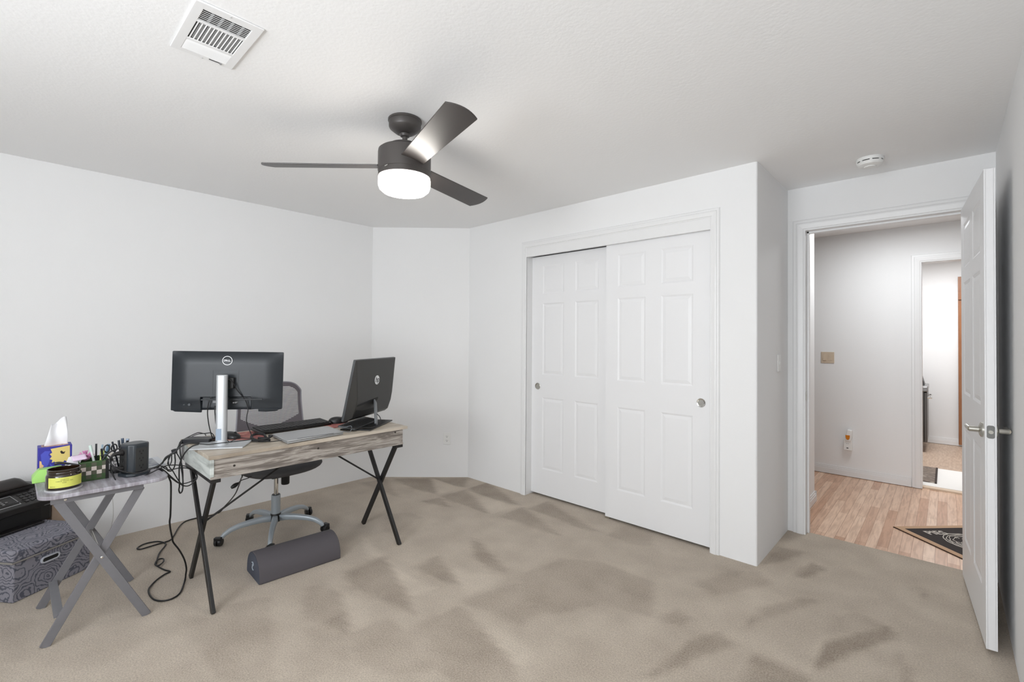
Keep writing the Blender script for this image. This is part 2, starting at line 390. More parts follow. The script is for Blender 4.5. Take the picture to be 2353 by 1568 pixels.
for k, (a_, c_) in enumerate((W1,)):
    wn = bpy.data.objects.new('window_%d' % (k + 1), None); COL.objects.link(wn); struct(wn); wn['_o'] = (0, 0, 0)
    f = MB(); f.box(a_, a_ + .04, YB - .08, YB - .03, *WZ).box(c_ - .04, c_, YB - .08, YB - .03, *WZ).box(a_, c_, YB - .08, YB - .03, WZ[0], WZ[0] + .04).box(a_, c_, YB - .08, YB - .03, WZ[1] - .04, WZ[1])
    f.box((a_ + c_) / 2 - .02, (a_ + c_) / 2 + .02, YB - .08, YB - .03, *WZ).build('window_frame', TRIM, wn)
    MB().box(a_ + .04, c_ - .04, YB - .058, YB - .054, WZ[0] + .04, WZ[1] - .04).build('window_pane', GL, wn)
# hallway shell
struct(MB().box(XC - .12, -.82, YD + T, 4.65, 0, H).build('wall_hall_near', WALL, bevel=.004))
HX0, HX1, HZ = -.165, .62, 2.085
struct(arch(-2.5, 1.7, HX0 - .019, HX1 + .019, HZ + .019, YH, YH + .12).build('wall_hall_far', WALL))
struct(MB().box(-2.5, -2.4, YD, YH, 0, H).box(1.6, 1.7, YD, 9.3, 0, H).box(XR, 1.6, YD, YD + .12, 0, H).box(-2.4, XC - .12, YD, YD + T, 0, H).build('wall_hall_ends', WALL))
struct(MB().box(-1.7, 1.7, 8.43, 8.55, 0, H).box(-1.7, -1.6, YH + .12, 8.43, 0, H).build('wall_laundry', WALL))

def casing(name, x0, x1, z, y, w=.07, d=.016, legs=(1, 1), s=-1):
    """colonial casing round an opening whose clear edges are x0, x1, z; front faces -y"""
    prof = [(0, 0), (0, d * .5), (w * .08, d * .62), (w * .14, d * .55), (w * .18, d * .80), (w * .55, d), (w * .66, d * .92), (w * .72, d * .66), (w * .92, d * .62), (w, d * .35), (w, 0)]
    b = MB(); n = len(prof); st = []
    for fx, fz in (([(x0, 0)] if True else []) + [(x0, z), (x1, z), (x1, 0)]):
        sx = -1 if fx == x0 else 1; sz = 1 if fz else 0
        st.append([(fx + sx * o_, y - h_, fz + sz * o_) for o_, h_ in prof])
    vs = [p for r in st for p in r]
    b.add(vs, [(i * n + k, i * n + (k + 1) % n, (i + 1) * n + (k + 1) % n, (i + 1) * n + k) for i in range(3) for k in range(n)] + [tuple(range(n)), tuple(range(4 * n - 1, 3 * n - 1, -1))])
    return struct(b.build(name, TRIM))
casing('trim_1', OX0, OX1, OZ + .022, YC, w=.058)
casing('trim_2', DX0, DX1, DZ, YD, w=.078)
casing('trim_3', HX0, HX1, HZ, YH, w=.075)
# jambs
struct(MB().box(OX0, OX0 - .018, YC - .004, YC + .125, 0, OZ).box(OX1, OX1 + .018, YC - .004, YC + .125, 0, OZ).box(OX0, OX1, YC - .008, YC + .016, 2.062, OZ + .022).build('trim_4', TRIM, bevel=.001), 'white closet jambs and header board')
struct(MB().box(DX0 - .018, DX0, YD - .004, YD + T + .004, 0, DZ).box(DX1, DX1 + .018, YD - .004, YD + T + .004, 0, DZ).box(DX0 - .018, DX1 + .018, YD - .004, YD + T + .004, DZ, DZ + .018)
       .box(DX0, DX0 + .012, YD + .045, YD + .08, 0, DZ).box(DX0, DX1, YD + .045, YD + .08, DZ - .012, DZ).build('trim_5', TRIM, bevel=.001), 'white doorway jambs with door stop')
struct(MB().box(HX0 - .018, HX0, YH - .004, YH + .124, 0, HZ).box(HX1, HX1 + .018, YH - .004, YH + .124, 0, HZ).box(HX0 - .018, HX1 + .018, YH - .004, YH + .124, HZ, HZ + .018)
       .build('trim_6', TRIM, bevel=.001), 'white laundry doorway jambs')
def base(name, pts, h=.085, d=.014):
    """baseboard along a polyline on the floor, its body on the right-hand side of the path"""
    b = MB()
    for (x0, y0), (x1, y1) in zip(pts, pts[1:]):
        L = math.hypot(x1 - x0, y1 - y0); M = frame_m((x0, y0, 0), (x1 - x0, y1 - y0, 0), (0, 0, 1)); q = MB(M)
        q.box(0, L, 0, h * .62, 0, d).box(0, L, h * .62, h * .82, 0, d * .75).box(0, L, h * .82, h, 0, d * .45)
        b.v += []; k = len(b.v); b.v += q.v; b.f += [tuple(i + k for i in f) for f in q.f]
    return struct(b.build(name, TRIM, bevel=.001))
base('baseboard_hall_far', [(-2.4, YH), (HX0 - .078, YH)])
base('baseboard_hall_near', [(-.82, YD + T + .002), (-.82, 4.65)])
base('baseboard_hall_corner', [(-.82 + .014, 4.65), (-.95, 4.65)])
base('baseboard_laundry', [(-1.6, 8.43), (1.6, 8.43)])
struct(MB().box(HX0 - .1, HX1 + .1, 5.765, 5.83, -.006, .012).build('trim_7', mat('pale_threshold', (226, 204, 180), .5), bevel=.003), 'pale wood threshold strip')

# ---------------- panelled doors ----------------
def panel_door(b, w, h, t, cols, rows):
    """six-panel door slab in local x (width), y (height), z (front 0, back -t); raised panels on both faces"""
    b.box(0, w, 0, h, -t + .005, -.005)
    xs = [0] + [x for c in cols for x in c] + [w]; ys = [0] + [y for r in rows for y in r] + [h]
    for zz, sg in ((0, 1), (-t, -1)):
        z0, z1 = sorted((zz, zz - sg * .006))
        for i in range(0, len(xs), 2): b.box(xs[i], xs[i + 1], 0, h, z0, z1)
        for i in range(0, len(ys), 2):
            for (a, c) in cols: b.box(a, c, ys[i], ys[i + 1], z0, z1)
        for (a, c) in cols:
            for (d, e) in rows:
                bz = zz - sg * .005; tz = zz - sg * .0012; k = .012; q = .034
                # raised field with sloped sides
                o_ = [(a + k, d + k), (c - k, d + k), (c - k, e - k), (a + k, e - k)]; i_ = [(a + q, d + q), (c - q, d + q), (c - q, e - q), (a + q, e - q)]
                b.add([(x, y, bz) for x, y in o_] + [(x, y, tz) for x, y in i_], [(0, 1, 5, 4), (1, 2, 6, 5), (2, 3, 7, 6), (3, 0, 4, 7), (4, 5, 6, 7)])
                # ovolo slope down from the frame
                oo = [(a, d), (c, d), (c, e), (a, e)]
                b.add([(x, y, zz - sg * .0005) for x, y in oo] + [(x, y, bz) for x, y in o_], [(0, 1, 5, 4), (1, 2, 6, 5), (2, 3, 7, 6), (3, 0, 4, 7)])
    return b
rows = [(.235 - .018, .85 - .018), (1.045 - .018, 1.66 - .018), (1.742 - .018, 1.985 - .018)]
def closet_door(name, x0, y, label, pull_x, cols, knob_mat):
    r = bpy.data.objects.new(name, None); COL.objects.link(r); r.location = (x0 + .39, y, .018); r['_o'] = tuple(r.location); struct(r, label)
    M = frame_m((x0, y, .018), (1, 0, 0), (0, 0, 1))
    panel_door(MB(M), .80, 2.05, .03, cols, rows).build('door_panel', DOORP, r)
    pl = MB(frame_m((pull_x, y, .942), (1, 0, 0), (0, 0, 1)))
    pl.lathe([(.024, -.002), (.029, .0035), (.027, .005), (.022, .004), (.020, .0012), (0, .0012)], n=28)
    pl.build('finger_pull', knob_mat, r, smooth='auto')
closet_door('door_1', -2.672, 3.13, 'left white sliding closet door with six raised panels', -2.601, [(.12, .347), (.460, .682)], NICKEL)
closet_door('door_2', -1.892, 3.08, 'right white sliding closet door with six raised panels', -1.174, [(.10, .323), (.440, .664)], CHROME)
MB().box(-1.90, -1.86, 3.09, 3.12, 0, .02).lone('floor_guide', NICKEL, 'small metal floor guide under the meeting closet doors', 'door guide', bevel=.002)

# open door
hx, hy = .064, 3.735; lx, ly = .122, 2.904
d3 = bpy.data.objects.new('door_3', None); COL.objects.link(d3); d3.location = (hx, hy, .02); d3['_o'] = (hx, hy, .02); struct(d3, 'open white six-panel door beside the right wall')
dv = Vector((lx - hx, ly - hy, 0)); DW = dv.length; dn = dv.normalized(); nrm = Vector((-dn.y, dn.x, 0))   # nrm points +x (towards the right wall)
if nrm.x < 0: nrm = -nrm
M = Matrix((-dn, Vector((0, 0, 1)), -nrm)).transposed().to_4x4(); M.translation = (lx, ly, .02)
# local x from latch edge to hinge, y up, z towards the room (front)
rows3 = [(.235, .85), (1.045, 1.66), (1.742, 1.985)]
panel_door(MB(M), DW, 2.09, .036, [(.115, .365), (DW - .365, DW - .115)], rows3).build('door_panel', DOORP, d3)
def lever(z, sgn):
    q = MB(M); zz = 0 if sgn > 0 else -.036
    q.lathe([(.033, zz), (.033, zz + sgn * .006), (.026, zz + sgn * .011), (.013, zz + sgn * .014), (.012, zz + sgn * .045), (.0, zz + sgn * .045)], c=(.06, z, 0), n=28)
    a = Vector((.06, z, zz + sgn * .042))
    q.tube([a, a + Vector((.03, .003, sgn * .004)), a + Vector((.065, .004, sgn * .004)), a + Vector((.098, -.002, sgn * .002))], lambda t: .0105 - .003 * t, n=12)
    q.tube([a + Vector((.098, -.002, sgn * .002)), a + Vector((.112, -.004, 0))], lambda t: .0075 * (1 - .8 * t), n=10)
    q.build('door_handle', NICKEL, d3, smooth='auto')
lever(.94, 1); lever(.94, -1)
q = MB(M); q.M = M @ Matrix.Translation((0, .94, -.018)) @ Matrix.Rotation(R(-90), 4, 'Y')
q.prism(rrect(-.0125, .0125, -.028, .028, .008), -.001, .0015); q.build('latch_plate', mat('dull_metal', (120, 120, 118), .4, .8), d3)
q = MB(M); q.M = M @ Matrix.Translation((0, .94, -.018)) @ Matrix.Rotation(R(-90), 4, 'Y'); q.prism(circle(.008, 16), -.001, .008); q.build('latch_bolt', NICKEL, d3)
for hz in (.2, 1.05, 1.85):
    MB().lathe([(.006, -.045), (.006, .045)], c=(hx + .012, hy + .012, hz + .02), n=12).build('hinge', NICKEL, d3, smooth='auto')
# strike plate on the doorway jamb
MB().box(DX0, DX0 + .0015, YD + .006, YD + .036, .935, .995).lone('strike_plate', NICKEL, 'small metal strike plate on the left door jamb', 'strike plate', bevel=.0005)

# =====================================================================
# fixtures
# =====================================================================
# ceiling fan
FC = (-1.962, 1.319)
FANM = mat('fan_bronze', (74, 70, 68), .42, .2)
fan = thing('ceiling_fan', (FC[0], FC[1], H), 'dark three-blade ceiling fan with lit drum lamp', 'ceiling fan')
MB().lathe([(.079, 0), (.082, -.003), (.082, -.011), (.078, -.014), (.078, -.038), (.074, -.046), (.048, -.066), (.034, -.071), (.026, -.072)], c=(*FC, H), n=40).build('canopy', FANM, fan, smooth='auto')
MB().lathe([(.022, -.066), (.027, -.074), (.022, -.084), (.0125, -.088), (.0125, -.135), (.018, -.14)], c=(*FC, H), n=20).build('downrod', FANM, fan, smooth='auto')
MB().lathe([(.018, -.128), (.072, -.128), (.082, -.134), (.084, -.150), (.116, -.152), (.126, -.160), (.128, -.172), (.128, -.262), (.124, -.266)], c=(*FC, H), n=56).build('motor_housing', FANM, fan, smooth='auto')
MB().lathe([(.126, -.262), (.127, -.290), (.118, -.293)], c=(*FC, H), n=56).build('light_ring', FANM, fan, smooth='auto')
LAMP = mat('lamp_glass', (255, 250, 242), .5, emit=16)
MB().lathe([(.124, -.290), (.126, -.300), (.126, -.330), (.120, -.348), (.104, -.362), (.07, -.372), (.0, -.376)], c=(*FC, H), n=56).build('lamp_shade', LAMP, fan, smooth='auto')
for k, ang in enumerate((103.9, 223.9, 343.9)):
    a = R(ang); rad = Vector((math.cos(a), math.sin(a), 0)); tan = Vector((-math.sin(a), math.cos(a), 0)); pitch = R(-13)
    wv = tan * math.cos(pitch) + Vector((0, 0, 1)) * math.sin(pitch)
    M = Matrix((rad, wv, rad.cross(wv))).transposed().to_4x4(); M.translation = (*FC, 2.200)
    q = MB(M); L0, L1 = .118, .69
    prof = []; n = 10
    def hw(t): return .056 + .012 * t
    edge = [(L0 + (L1 - .022 - L0) * i / n, hw(i / n)) for i in range(n + 1)]
    tip = [(L1 + .004 - .026 * (abs(1 - 2 * i / 8)) ** 2, hw(1) * (1 - 2 * i / 8)) for i in range(1, 8)]
    poly = edge + tip + [(x, -y) for x, y in reversed(edge)]
    q.prism(poly, -.003, .003).build('blade', mat('fan_blade', (64, 59, 57), .36), fan, bevel=.0015)
    MB(M).box(.095, .19, -.028, .028, .002, .007).build('blade_bracket', FANM, fan, bevel=.002)
q = MB(); c = Vector((FC[0] + .127 * math.cos(R(-80 + 5)), FC[1] + .127 * math.sin(R(-75)), H - .268)); 
q.box(c.x - .012, c.x + .012, c.y - .002, c.y + .002, c.z - .002, c.z + .002).build('label_plate', CHROME, fan)

# ceiling register
vx0, vx1, vy0, vy1 = -2.104, -1.748, .388, .593
vt = thing('ceiling_vent', ((vx0 + vx1) / 2, (vy0 + vy1) / 2, H), 'white louvred air register on ceiling', 'ceiling vent')
VENT = mat('vent_white', (240, 240, 240), .4)
zc = H
def rect_ring(b, X0, X1, Y0, Y1, x0, x1, y0, y1, za, zb):
    b.box(X0, X1, Y0, y0, za, zb).box(X0, X1, y1, Y1, za, zb).box(X0, x0, y0, y1, za, zb).box(x1, X1, y0, y1, za, zb); return b
# louvre field: long louvres run along y? three banks side by side along x
ix0, ix1, iy0, iy1 = vx0 + .030, vx1 - .030, vy0 + .030, vy1 - .030
q = MB().ring([(vx0, vy0), (vx1, vy0), (vx1, vy1), (vx0, vy1)], [(-2.078, .418), (-1.781, .418), (-1.781, .563), (-2.078, .563)], zc - .007, zc - .001)
q.build('frame', VENT, vt, bevel=.002)
MB().box(ix0, ix1, iy0, iy1, zc - .0005, zc + .0).build('duct_opening', SLOT, vt)
# three banks: six long slots, eleven cross slots, and a bank of louvres turned shut
lou = MB()
def slot_bank(b, x0, x1, y0, y1, n, along, tilt, wd, gap):
    for i in range(n):
        t_ = (i + .5) / n
        if along == 'y':
            x = x0 + (x1 - x0) * t_; c = Vector((x, (y0 + y1) / 2, zc - .005)); b.bar((x, y0, zc - .0045), (x, y1, zc - .0045), wd, .0009, (math.sin(tilt), 0, math.cos(tilt)))
        else:
            y = y0 + (y1 - y0) * t_; b.bar((x0, y, zc - .0045), (x1, y, zc - .0045), wd, .0009, (0, math.sin(tilt), math.cos(tilt)))
slot_bank(lou, -1.855, -1.780, .418, .563, 7, 'y', R(15), .0048, 0)
slot_bank(lou, -1.990, -1.868, .418, .563, 12, 'x', R(12), .0042, 0)
slot_bank(lou, -2.074, -2.004, .418, .563, 7, 'y', R(-48), .0120, 0)
lou.build('louvres', VENT, vt)
for a_, c_ in ((-2.004, -1.990), (-1.868, -1.855)): MB().box(a_, c_, .417, .564, zc - .0068, zc - .003).build('divider', VENT, vt, bevel=.0008)
MB().box(-2.089, -2.084, .509, .552, zc - .0078, zc - .0068).build('lever_slot', SLOT, vt)
MB().box(-2.090, -2.083, .545, .552, zc - .012, zc - .007).build('damper_lever', mat('lever_grey', (150, 150, 150), .4), vt, bevel=.001)
for p_ in ((-1.759, .491), (-2.097, .489)): MB().lathe([(0, zc - .0088), (.003, zc - .0086), (.0035, zc - .007)], c=(p_[0], p_[1], 0), n=10).build('screw', mat('screw_white', (200, 200, 200), .4), vt)

GR = mat('damper_grey', (176, 178, 180), .5)
q = MB()
for y_ in (.448, .478, .508, .540): q.box(-1.853, -1.782, y_ - .004, y_ + .004, zc - .0018, zc - .0010)
for i in range(11):
    y_ = .418 + .145 * (i + 1) / 12
    q.box(-1.989, -1.869, y_ - (.0035 if i % 2 else .0005), y_ + .0035, zc - .0018, zc - .0010)
q.build('damper_blades', GR, vt)

# smoke detector
sd = thing('smoke_detector', (-.328, 3.452, H), 'round white smoke detector on ceiling near the doorway', 'smoke detector')
MB().lathe([(.066, 0), (.067, -.006), (.067, -.014), (.064, -.018)], c=(-.328, 3.452, H), n=40).build('mounting_plate', WHITE, sd, smooth='auto')
MB().lathe([(.060, -.016), (.060, -.024)], c=(-.328, 3.452, H), n=40).build('sensor_gap', SLOT, sd, smooth='auto')
q = MB()
for k in range(8):
    a = R(k * 45 + 10); cx, cy = -.328 + .0605 * math.cos(a), 3.452 + .0605 * math.sin(a)
    q.bar((cx - .006 * math.sin(a), cy + .006 * math.cos(a), H - .0205), (cx + .006 * math.sin(a), cy - .006 * math.cos(a), H - .0205), .010, .008, (math.cos(a), math.sin(a), 0))
q.lathe([(.063, -.023), (.064, -.026), (.058, -.040), (.046, -.046), (.030, -.047), (.028, -.052), (.0, -.053)], c=(-.328, 3.452, H), n=40)
q.build('cover', WHITE, sd, smooth='auto')
# wall outlet on the diagonal wall
ax = Vector((AY[0] - AX[0], AY[1] - AX[1], 0)).normalized()
oc = Vector((-3.566, 2.913, .375))
M = frame_m(oc, ax, (0, 0, 1)); 
ot = thing('wall_outlet', tuple(oc), 'white double wall outlet low on the angled corner wall', 'outlet')
MB(M).prism(rrect(-.035, .035, -.057, .057, .004), 0, .006).build('cover_plate', WHITE, ot, bevel=.0015)
for s in (-1, 1):
    MB(M).prism(rrect(-.017, .017, s * .020 - .014, s * .020 + .014, .006), .005, .008).build('socket', WHITE, ot)
    q = MB(M); c = s * .020
    q.box(-.008, -.0055, c + .001, c + .009, .0075, .0085).box(.0055, .008, c + .001, c + .008, .0075, .0085).prism(circle(.0032, 10, (0, c - .006)), .0075, .0085).build('slots', SLOT, ot)
# light switch on the closet side wall
M = frame_m((XC, 3.545, 1.20), (0, 1, 0), (0, 0, 1))
sw = thing('light_switch', (XC, 3.545, 1.20), 'white light switch on the narrow wall beside the closet', 'light switch')
MB(M).prism(rrect(-.035, .035, -.057, .057, .004), 0, .006).build('cover_plate', WHITE, sw, bevel=.0015)
MB(M).box(-.005, .005, -.012, .012, .005, .010).build('toggle', WHITE, sw, bevel=.001)
# hallway double switch
IV = mat('almond_plastic', (208, 190, 168), .4)
M = frame_m((-.895, YH, 1.182), (1, 0, 0), (0, 0, 1))
hs = thing('rocker_switch', (-.895, YH, 1.182), 'beige double rocker switch on the hallway wall', 'light switch')
MB(M).prism(rrect(-.057, .057, -.057, .057, .004), 0, .006).build('cover_plate', IV, hs, bevel=.0015)
for s in (-1, 1):
    q = MB(M); x = s * .024
    q.add([(x - .015, -.030, .005), (x + .015, -.030, .005), (x + .015, .030, .005), (x - .015, .030, .005), (x - .015, -.030, .008 if s > 0 else .012), (x + .015, -.030, .008 if s > 0 else .012), (x + .015, .030, .008), (x - .015, .030, .008)],
          [(0, 3, 2, 1), (4, 5, 6, 7), (0, 1, 5, 4), (1, 2, 6, 5), (2, 3, 7, 6), (3, 0, 4, 7)]).build('rocker', IV, hs)
# plug-in air freshener
M = frame_m((-.722, YH, .365), (1, 0, 0), (0, 0, 1))
af = thing('air_freshener', (-.722, YH, .26), 'white plug-in air freshener with amber oil low on hallway wall', 'air freshener')
MB(M).prism(rrect(-.034, .034, -.100, .002, .006), 0, .045).build('outlet_cover', WHITE, af, bevel=.003)
MB(M).prism([(-.020, -.01), (.024, -.01), (.034, .02), (.034, .10), (-.004, .108), (-.014, .05), (-.022, .02)], .004, .055).build('body', WHITE, af, bevel=.006)
MB(M).prism([(-.018, .052), (.020, .052), (.018, .024), (.010, .008), (-.004, .006), (-.014, .020)], .053, .060).build('oil_window', mat('amber_oil', (214, 128, 24), .15), af, bevel=.002)
for x0_, x1_, y0_, y1_ in ((-.010, -.006, -.036, -.032), (.002, .006, -.036, -.032), (-.010, .006, -.082, -.072)): MB(M).box(x0_, x1_, y0_, y1_, .045, .0465).build('marking', mat('grey_print', (90, 90, 90), .6), af)

# =====================================================================
# hallway and laundry room
# =====================================================================
mc = Vector((-.289, 4.402, -.004)); mu = Vector((.717, -.697, 0)); mv = Vector((.697, .717, 0))
M = Matrix((mu, mv, Vector((0, 0, 1)))).transposed().to_4x4(); M.translation = mc
dm = thing('door_mat', tuple(mc + mu * .28 + mv * .4), 'black mat with tan border and white pie drawing on hallway oak floor', 'door mat')
MATT = mat('mat_tan', (196, 160, 128), .8, bump=(300, .2)); MATB = mat('mat_black', (44, 36, 34), .9, bump=(300, .2)); MATW = mat('mat_ink', (214, 206, 196), .9); RUB = mat('mat_rubber', (40, 24, 18), .9)
MW, ML = .58, .85
MB(M).box(0, MW, 0, ML, 0, .005).build('backing', RUB, dm)
rect_ring(MB(M), .004, MW - .004, .004, ML - .004, .045, MW - .045, .045, ML - .045, .005, .0085).build('border', MATT, dm)
MB(M).box(.045, MW - .045, .045, ML - .045, .005, .008).build('field', MATB, dm)
q = MB(M); pc = (.30, .30)
def wob(r, n=40, j=.006, rx=1): return [(pc[0] + (r + random.uniform(-j, j)) * math.cos(2 * math.pi * k / n), pc[1] + (r + random.uniform(-j, j)) * math.sin(2 * math.pi * k / n), .0085) for k in range(n + 1)]
for r_, th in ((.155, .003), (.142, .0025), (.125, .0025), (.105, .0022)): q.tube(wob(r_), th, n=5, sub=2)
for k in range(26):
    a = random.uniform(0, 6.28); rr = random.uniform(.02, .10); c = (pc[0] + rr * math.cos(a), pc[1] + rr * math.sin(a)); e = random.uniform(.010, .028)
    q.tube([(c[0] + e * math.cos(t_) * random.uniform(.6, 1.1), c[1] + e * .6 * math.sin(t_), .0085) for t_ in [i * .9 for i in range(7)]], .0018, n=4, sub=2)
q.build('pie_drawing', MATW, dm)
# lettering reads from the far side of the mat
mt = M @ Matrix.Translation((.145, .30 - .09, .0082)) @ Matrix.Rotation(R(-45 + 180), 4, 'Z')
tm = M @ Matrix.Translation((.125, .205, .0082)) @ Matrix.Rotation(R(90), 4, 'Z')
text_mb('PIES', .085, tm, .0006, bold=.001).build('lettering', MATW, dm)
# laundry room
M = Matrix()
MB().box(-.5, 1.1, 5.86, 6.72, -.003, .008).lone('white_rug', mat('rug_white', (246, 244, 240), .9, bump=(200, .3)), 'white rug on the floor just inside the laundry doorway', 'rug', bevel=.002)
rg = thing('patterned_rug', (-.30, 6.37, .008), 'small grey and white patterned mat on the white rug', 'rug')
MB().box(-.62, -.085, 5.99, 6.70, .008, .016).build('rug_body', mix_mat('rug_swirl', [(.35, (70, 60, 56)), (.5, (150, 136, 124)), (.58, (90, 78, 72)), (.7, (214, 204, 192))], scale=3.2, stretch=(1.2, 6, 1), rough=.9, dist=2.2), rg, bevel=.002)
MB().box(-.085, -.07, 5.98, 6.71, .008, .017).build('rug_edge', mat('rug_edge', (58, 48, 44), .9), rg)
OAK = mix_mat('oak_trim', [(.3, (134, 84, 50)), (.7, (160, 108, 70))], scale=4, stretch=(12, 12, .8), rough=.4)
wd = thing('wooden_door', (.5, 8.30, .02), 'oak-brown wooden door edge at the far end of the laundry room', 'door')
MB().box(.113, .90, 8.385, 8.415, .02, 2.2).build('door_panel', OAK, wd, bevel=.002)
MB().box(.113, .90, 8.36, 8.385, 1.9, 2.0).build('top_rail', OAK, wd, bevel=.002)
wa = thing('laundry_machine', (-.6, 7.9, 0), 'dark steel laundry machine seen side-on past the laundry door frame', 'washing machine')
STEEL = mat('dark_steel', (104, 102, 100), .3, .7)
MB().box(-.95, -.205, 7.62, 8.26, .12, .74).build('body', mat('machine_side', (92, 90, 88), .4, .5), wa, bevel=.01)
MB().box(-.205, -.172, 7.64, 8.24, .12, .73).build('door_panel', STEEL, wa, bevel=.006)
MB().box(-.95, -.168, 7.62, 8.26, .74, .80).build('control_panel', mat('steel_light', (150, 150, 150), .25, .8), wa, bevel=.008)
MB().tube([(-.175, 7.72, .66), (-.140, 7.73, .66), (-.140, 8.16, .66), (-.175, 8.17, .66)], .012, smooth=False).build('handle', CHROME, wa)
for sx in (-.9, -.25):
    for sy in (7.67, 8.21): MB().lathe([(.02, 0), (.02, .12)], c=(sx, sy, 0), n=10).build('leg', BLACK, wa)
MB().add([(-.60, 7.95, .80), (-.205, 7.95, .80), (-.205, 8.24, .80), (-.60, 8.24, .80), (-.62, 8.02, .97), (-.25, 8.02, .97), (-.25, 8.24, .97), (-.62, 8.24, .97)],
         [(0, 3, 2, 1), (4, 5, 6, 7), (0, 1, 5, 4), (1, 2, 6, 5), (2, 3, 7, 6), (3, 0, 4, 7)]).build('console', BLACK, wa, bevel=.004)

# =====================================================================
# desk
# =====================================================================
DX, DXB, DY0, DY1, DT = -2.63, -3.20, .668, 1.812, .765
def wood(name, a, b, c, rot=(0, 0, 0)):
    return mix_mat(name, [(.25, a), (.45, b), (.55, c), (.62, b), (.78, c)], scale=3.0, stretch=(9, 1.0, 14), rough=.55, dist=.9, detail=9, rot=rot, bump=.15)
W_DARK = wood('weathered_wood', (82, 76, 72), (122, 114, 107), (178, 171, 163))
W_TOP = mix_mat('weathered_top', [(.25, (138, 126, 112)), (.5, (184, 172, 156)), (.7, (210, 202, 190))], scale=2.2, stretch=(9, .9, 1), rough=.42, dist=.8, detail=8, bump=.1)
W_SIDE_LIT = mix_mat('weathered_side_lit', [(.3, (150, 154, 150)), (.5, (196, 202, 198)), (.7, (222, 226, 222))], scale=3, stretch=(1.4, 1, 9), rough=.4, dist=.6, detail=8)  # paler desk wood, with the left end's bright light put into the colour
dk = thing('desk', (-2.9, 1.24, 0), 'weathered grey wood desk on black X-shaped metal legs', 'desk')
MB().box(DX, DXB, DY0, DY1, DT - .018, DT).build('desktop', W_TOP, dk, bevel=.001)
MB().box(DX - .006, DX - .022, .676, 1.775, .656, DT - .018).build('back_panel', W_DARK, dk, bevel=.001)
MB().box(DX - .006, DX + .002, .674, 1.777, .650, .662).build('bottom_edging', W_DARK, dk, bevel=.001)
MB().box(DX - .0065, DX - .002, .6755, .690, .662, DT - .0185).build('edge_strip', W_SIDE_LIT, dk, bevel=.001)
MB().box(DX - .003, DXB + .075, .672, .688, .652, DT - .018).build('side_panel', W_SIDE_LIT, dk, bevel=.001)
MB().box(DX - .003, DXB + .075, 1.758, 1.776, .652, DT - .018).build('side_panel', W_DARK, dk, bevel=.001)
MB().box(DX - .022, DXB + .075, .688, 1.758, .652, .662).build('bottom_board', W_DARK, dk)
for a_, c_ in ((.672, 1.222), (1.226, 1.776)):
    dr = MB().box(DXB + .072, DXB + .012, a_, c_, .655, DT - .0185).build('drawer', mat('drawer_grey', (120, 118, 118), .5), dk, bevel=.002)
    c = (a_ + c_) / 2; MB().tube([(DXB + .012, c - .06, .705), (DXB - .012, c - .06, .705), (DXB - .012, c + .06, .705), (DXB + .012, c + .06, .705)], .004, smooth=False).build('handle', BLACKM, dr)
for y, z in ((.78, .70), (1.21, .715), (1.72, .735)):
    MB().lathe([(0, .0), (.0, .0012), (.005, .0016), (.006, .0)][::-1], c=(DX - .0055, y, z), n=12, axis='x').build('screw', mat('screw_dark', (70, 66, 62), .4, .6), dk)
for yy in (.7, 1.757):
    # each X is two crossing square tubes in a front-to-back plane under a rail
    fa, fb = (-2.617, yy, .0), (-3.108, yy, 0); ta, tb = (-3.058, yy, .640), (-2.693, yy, .640)
    s = .0165
    MB().bar(fa, ta, .034, .016, (0, 1, 0)).build('leg', BLACKM, dk, bevel=.002)
    for v in dk.children[-1].data.vertices: pass
    MB().bar(fb, tb, .034, .016, (0, 1, 0)).build('leg', BLACKM, dk, bevel=.002)
    MB().bar((-2.632, yy - .002, .6415), (-3.12, yy - .002, .6415), .021, .045, (0, 1, 0)).build('leg_rail', BLACKM, dk, bevel=.002)
    MB().lathe([(.007, 0), (.007, .002), (.003, .004), (0, .004)], c=(-2.862, yy - .0085 if yy < 1 else yy - .0085, .352), n=10, axis='y').build('bolt', CHROME, dk)
for k, o in enumerate([c for c in dk.children if c.name.startswith('leg') and 'rail' not in c.name]):
    off = -.0082 if k % 2 == 0 else .0082
    for v in o.data.vertices: v.co.y += off
MB().tube([(-2.87, .715, .375), (-2.87, 1.12, .605), (-2.87, 1.20, .652)], .0055, smooth=False).build('brace_rod', BLACKM, dk)
MB().tube([(-2.87, 1.745, .375), (-2.87, 1.434, .60), (-2.87, 1.39, .652)], .0055, smooth=False).build('brace_rod', BLACKM, dk)

# ---------------- monitor on the desk ----------------
MU = Vector((.545, .838, 0)).normalized(); MN = Vector((.838, -.545, 0)).normalized()   # along the screen; away from its back
mcn = Vector((-2.900, .818, 1.108)); MWd, MH = .552, .322
tl = R(2); UPm = (Vector((0, 0, 1)) * math.cos(tl) - MN * math.sin(tl) * -1).normalized()
MUt = (MU * math.cos(R(.8)) - Vector((0, 0, 1)) * math.sin(R(.8))).normalized(); UPm = MU.cross(Vector((0, 0, 1))).cross(MUt).normalized(); M = Matrix((MUt, UPm, MUt.cross(UPm))).transposed().to_4x4(); M.translation = mcn
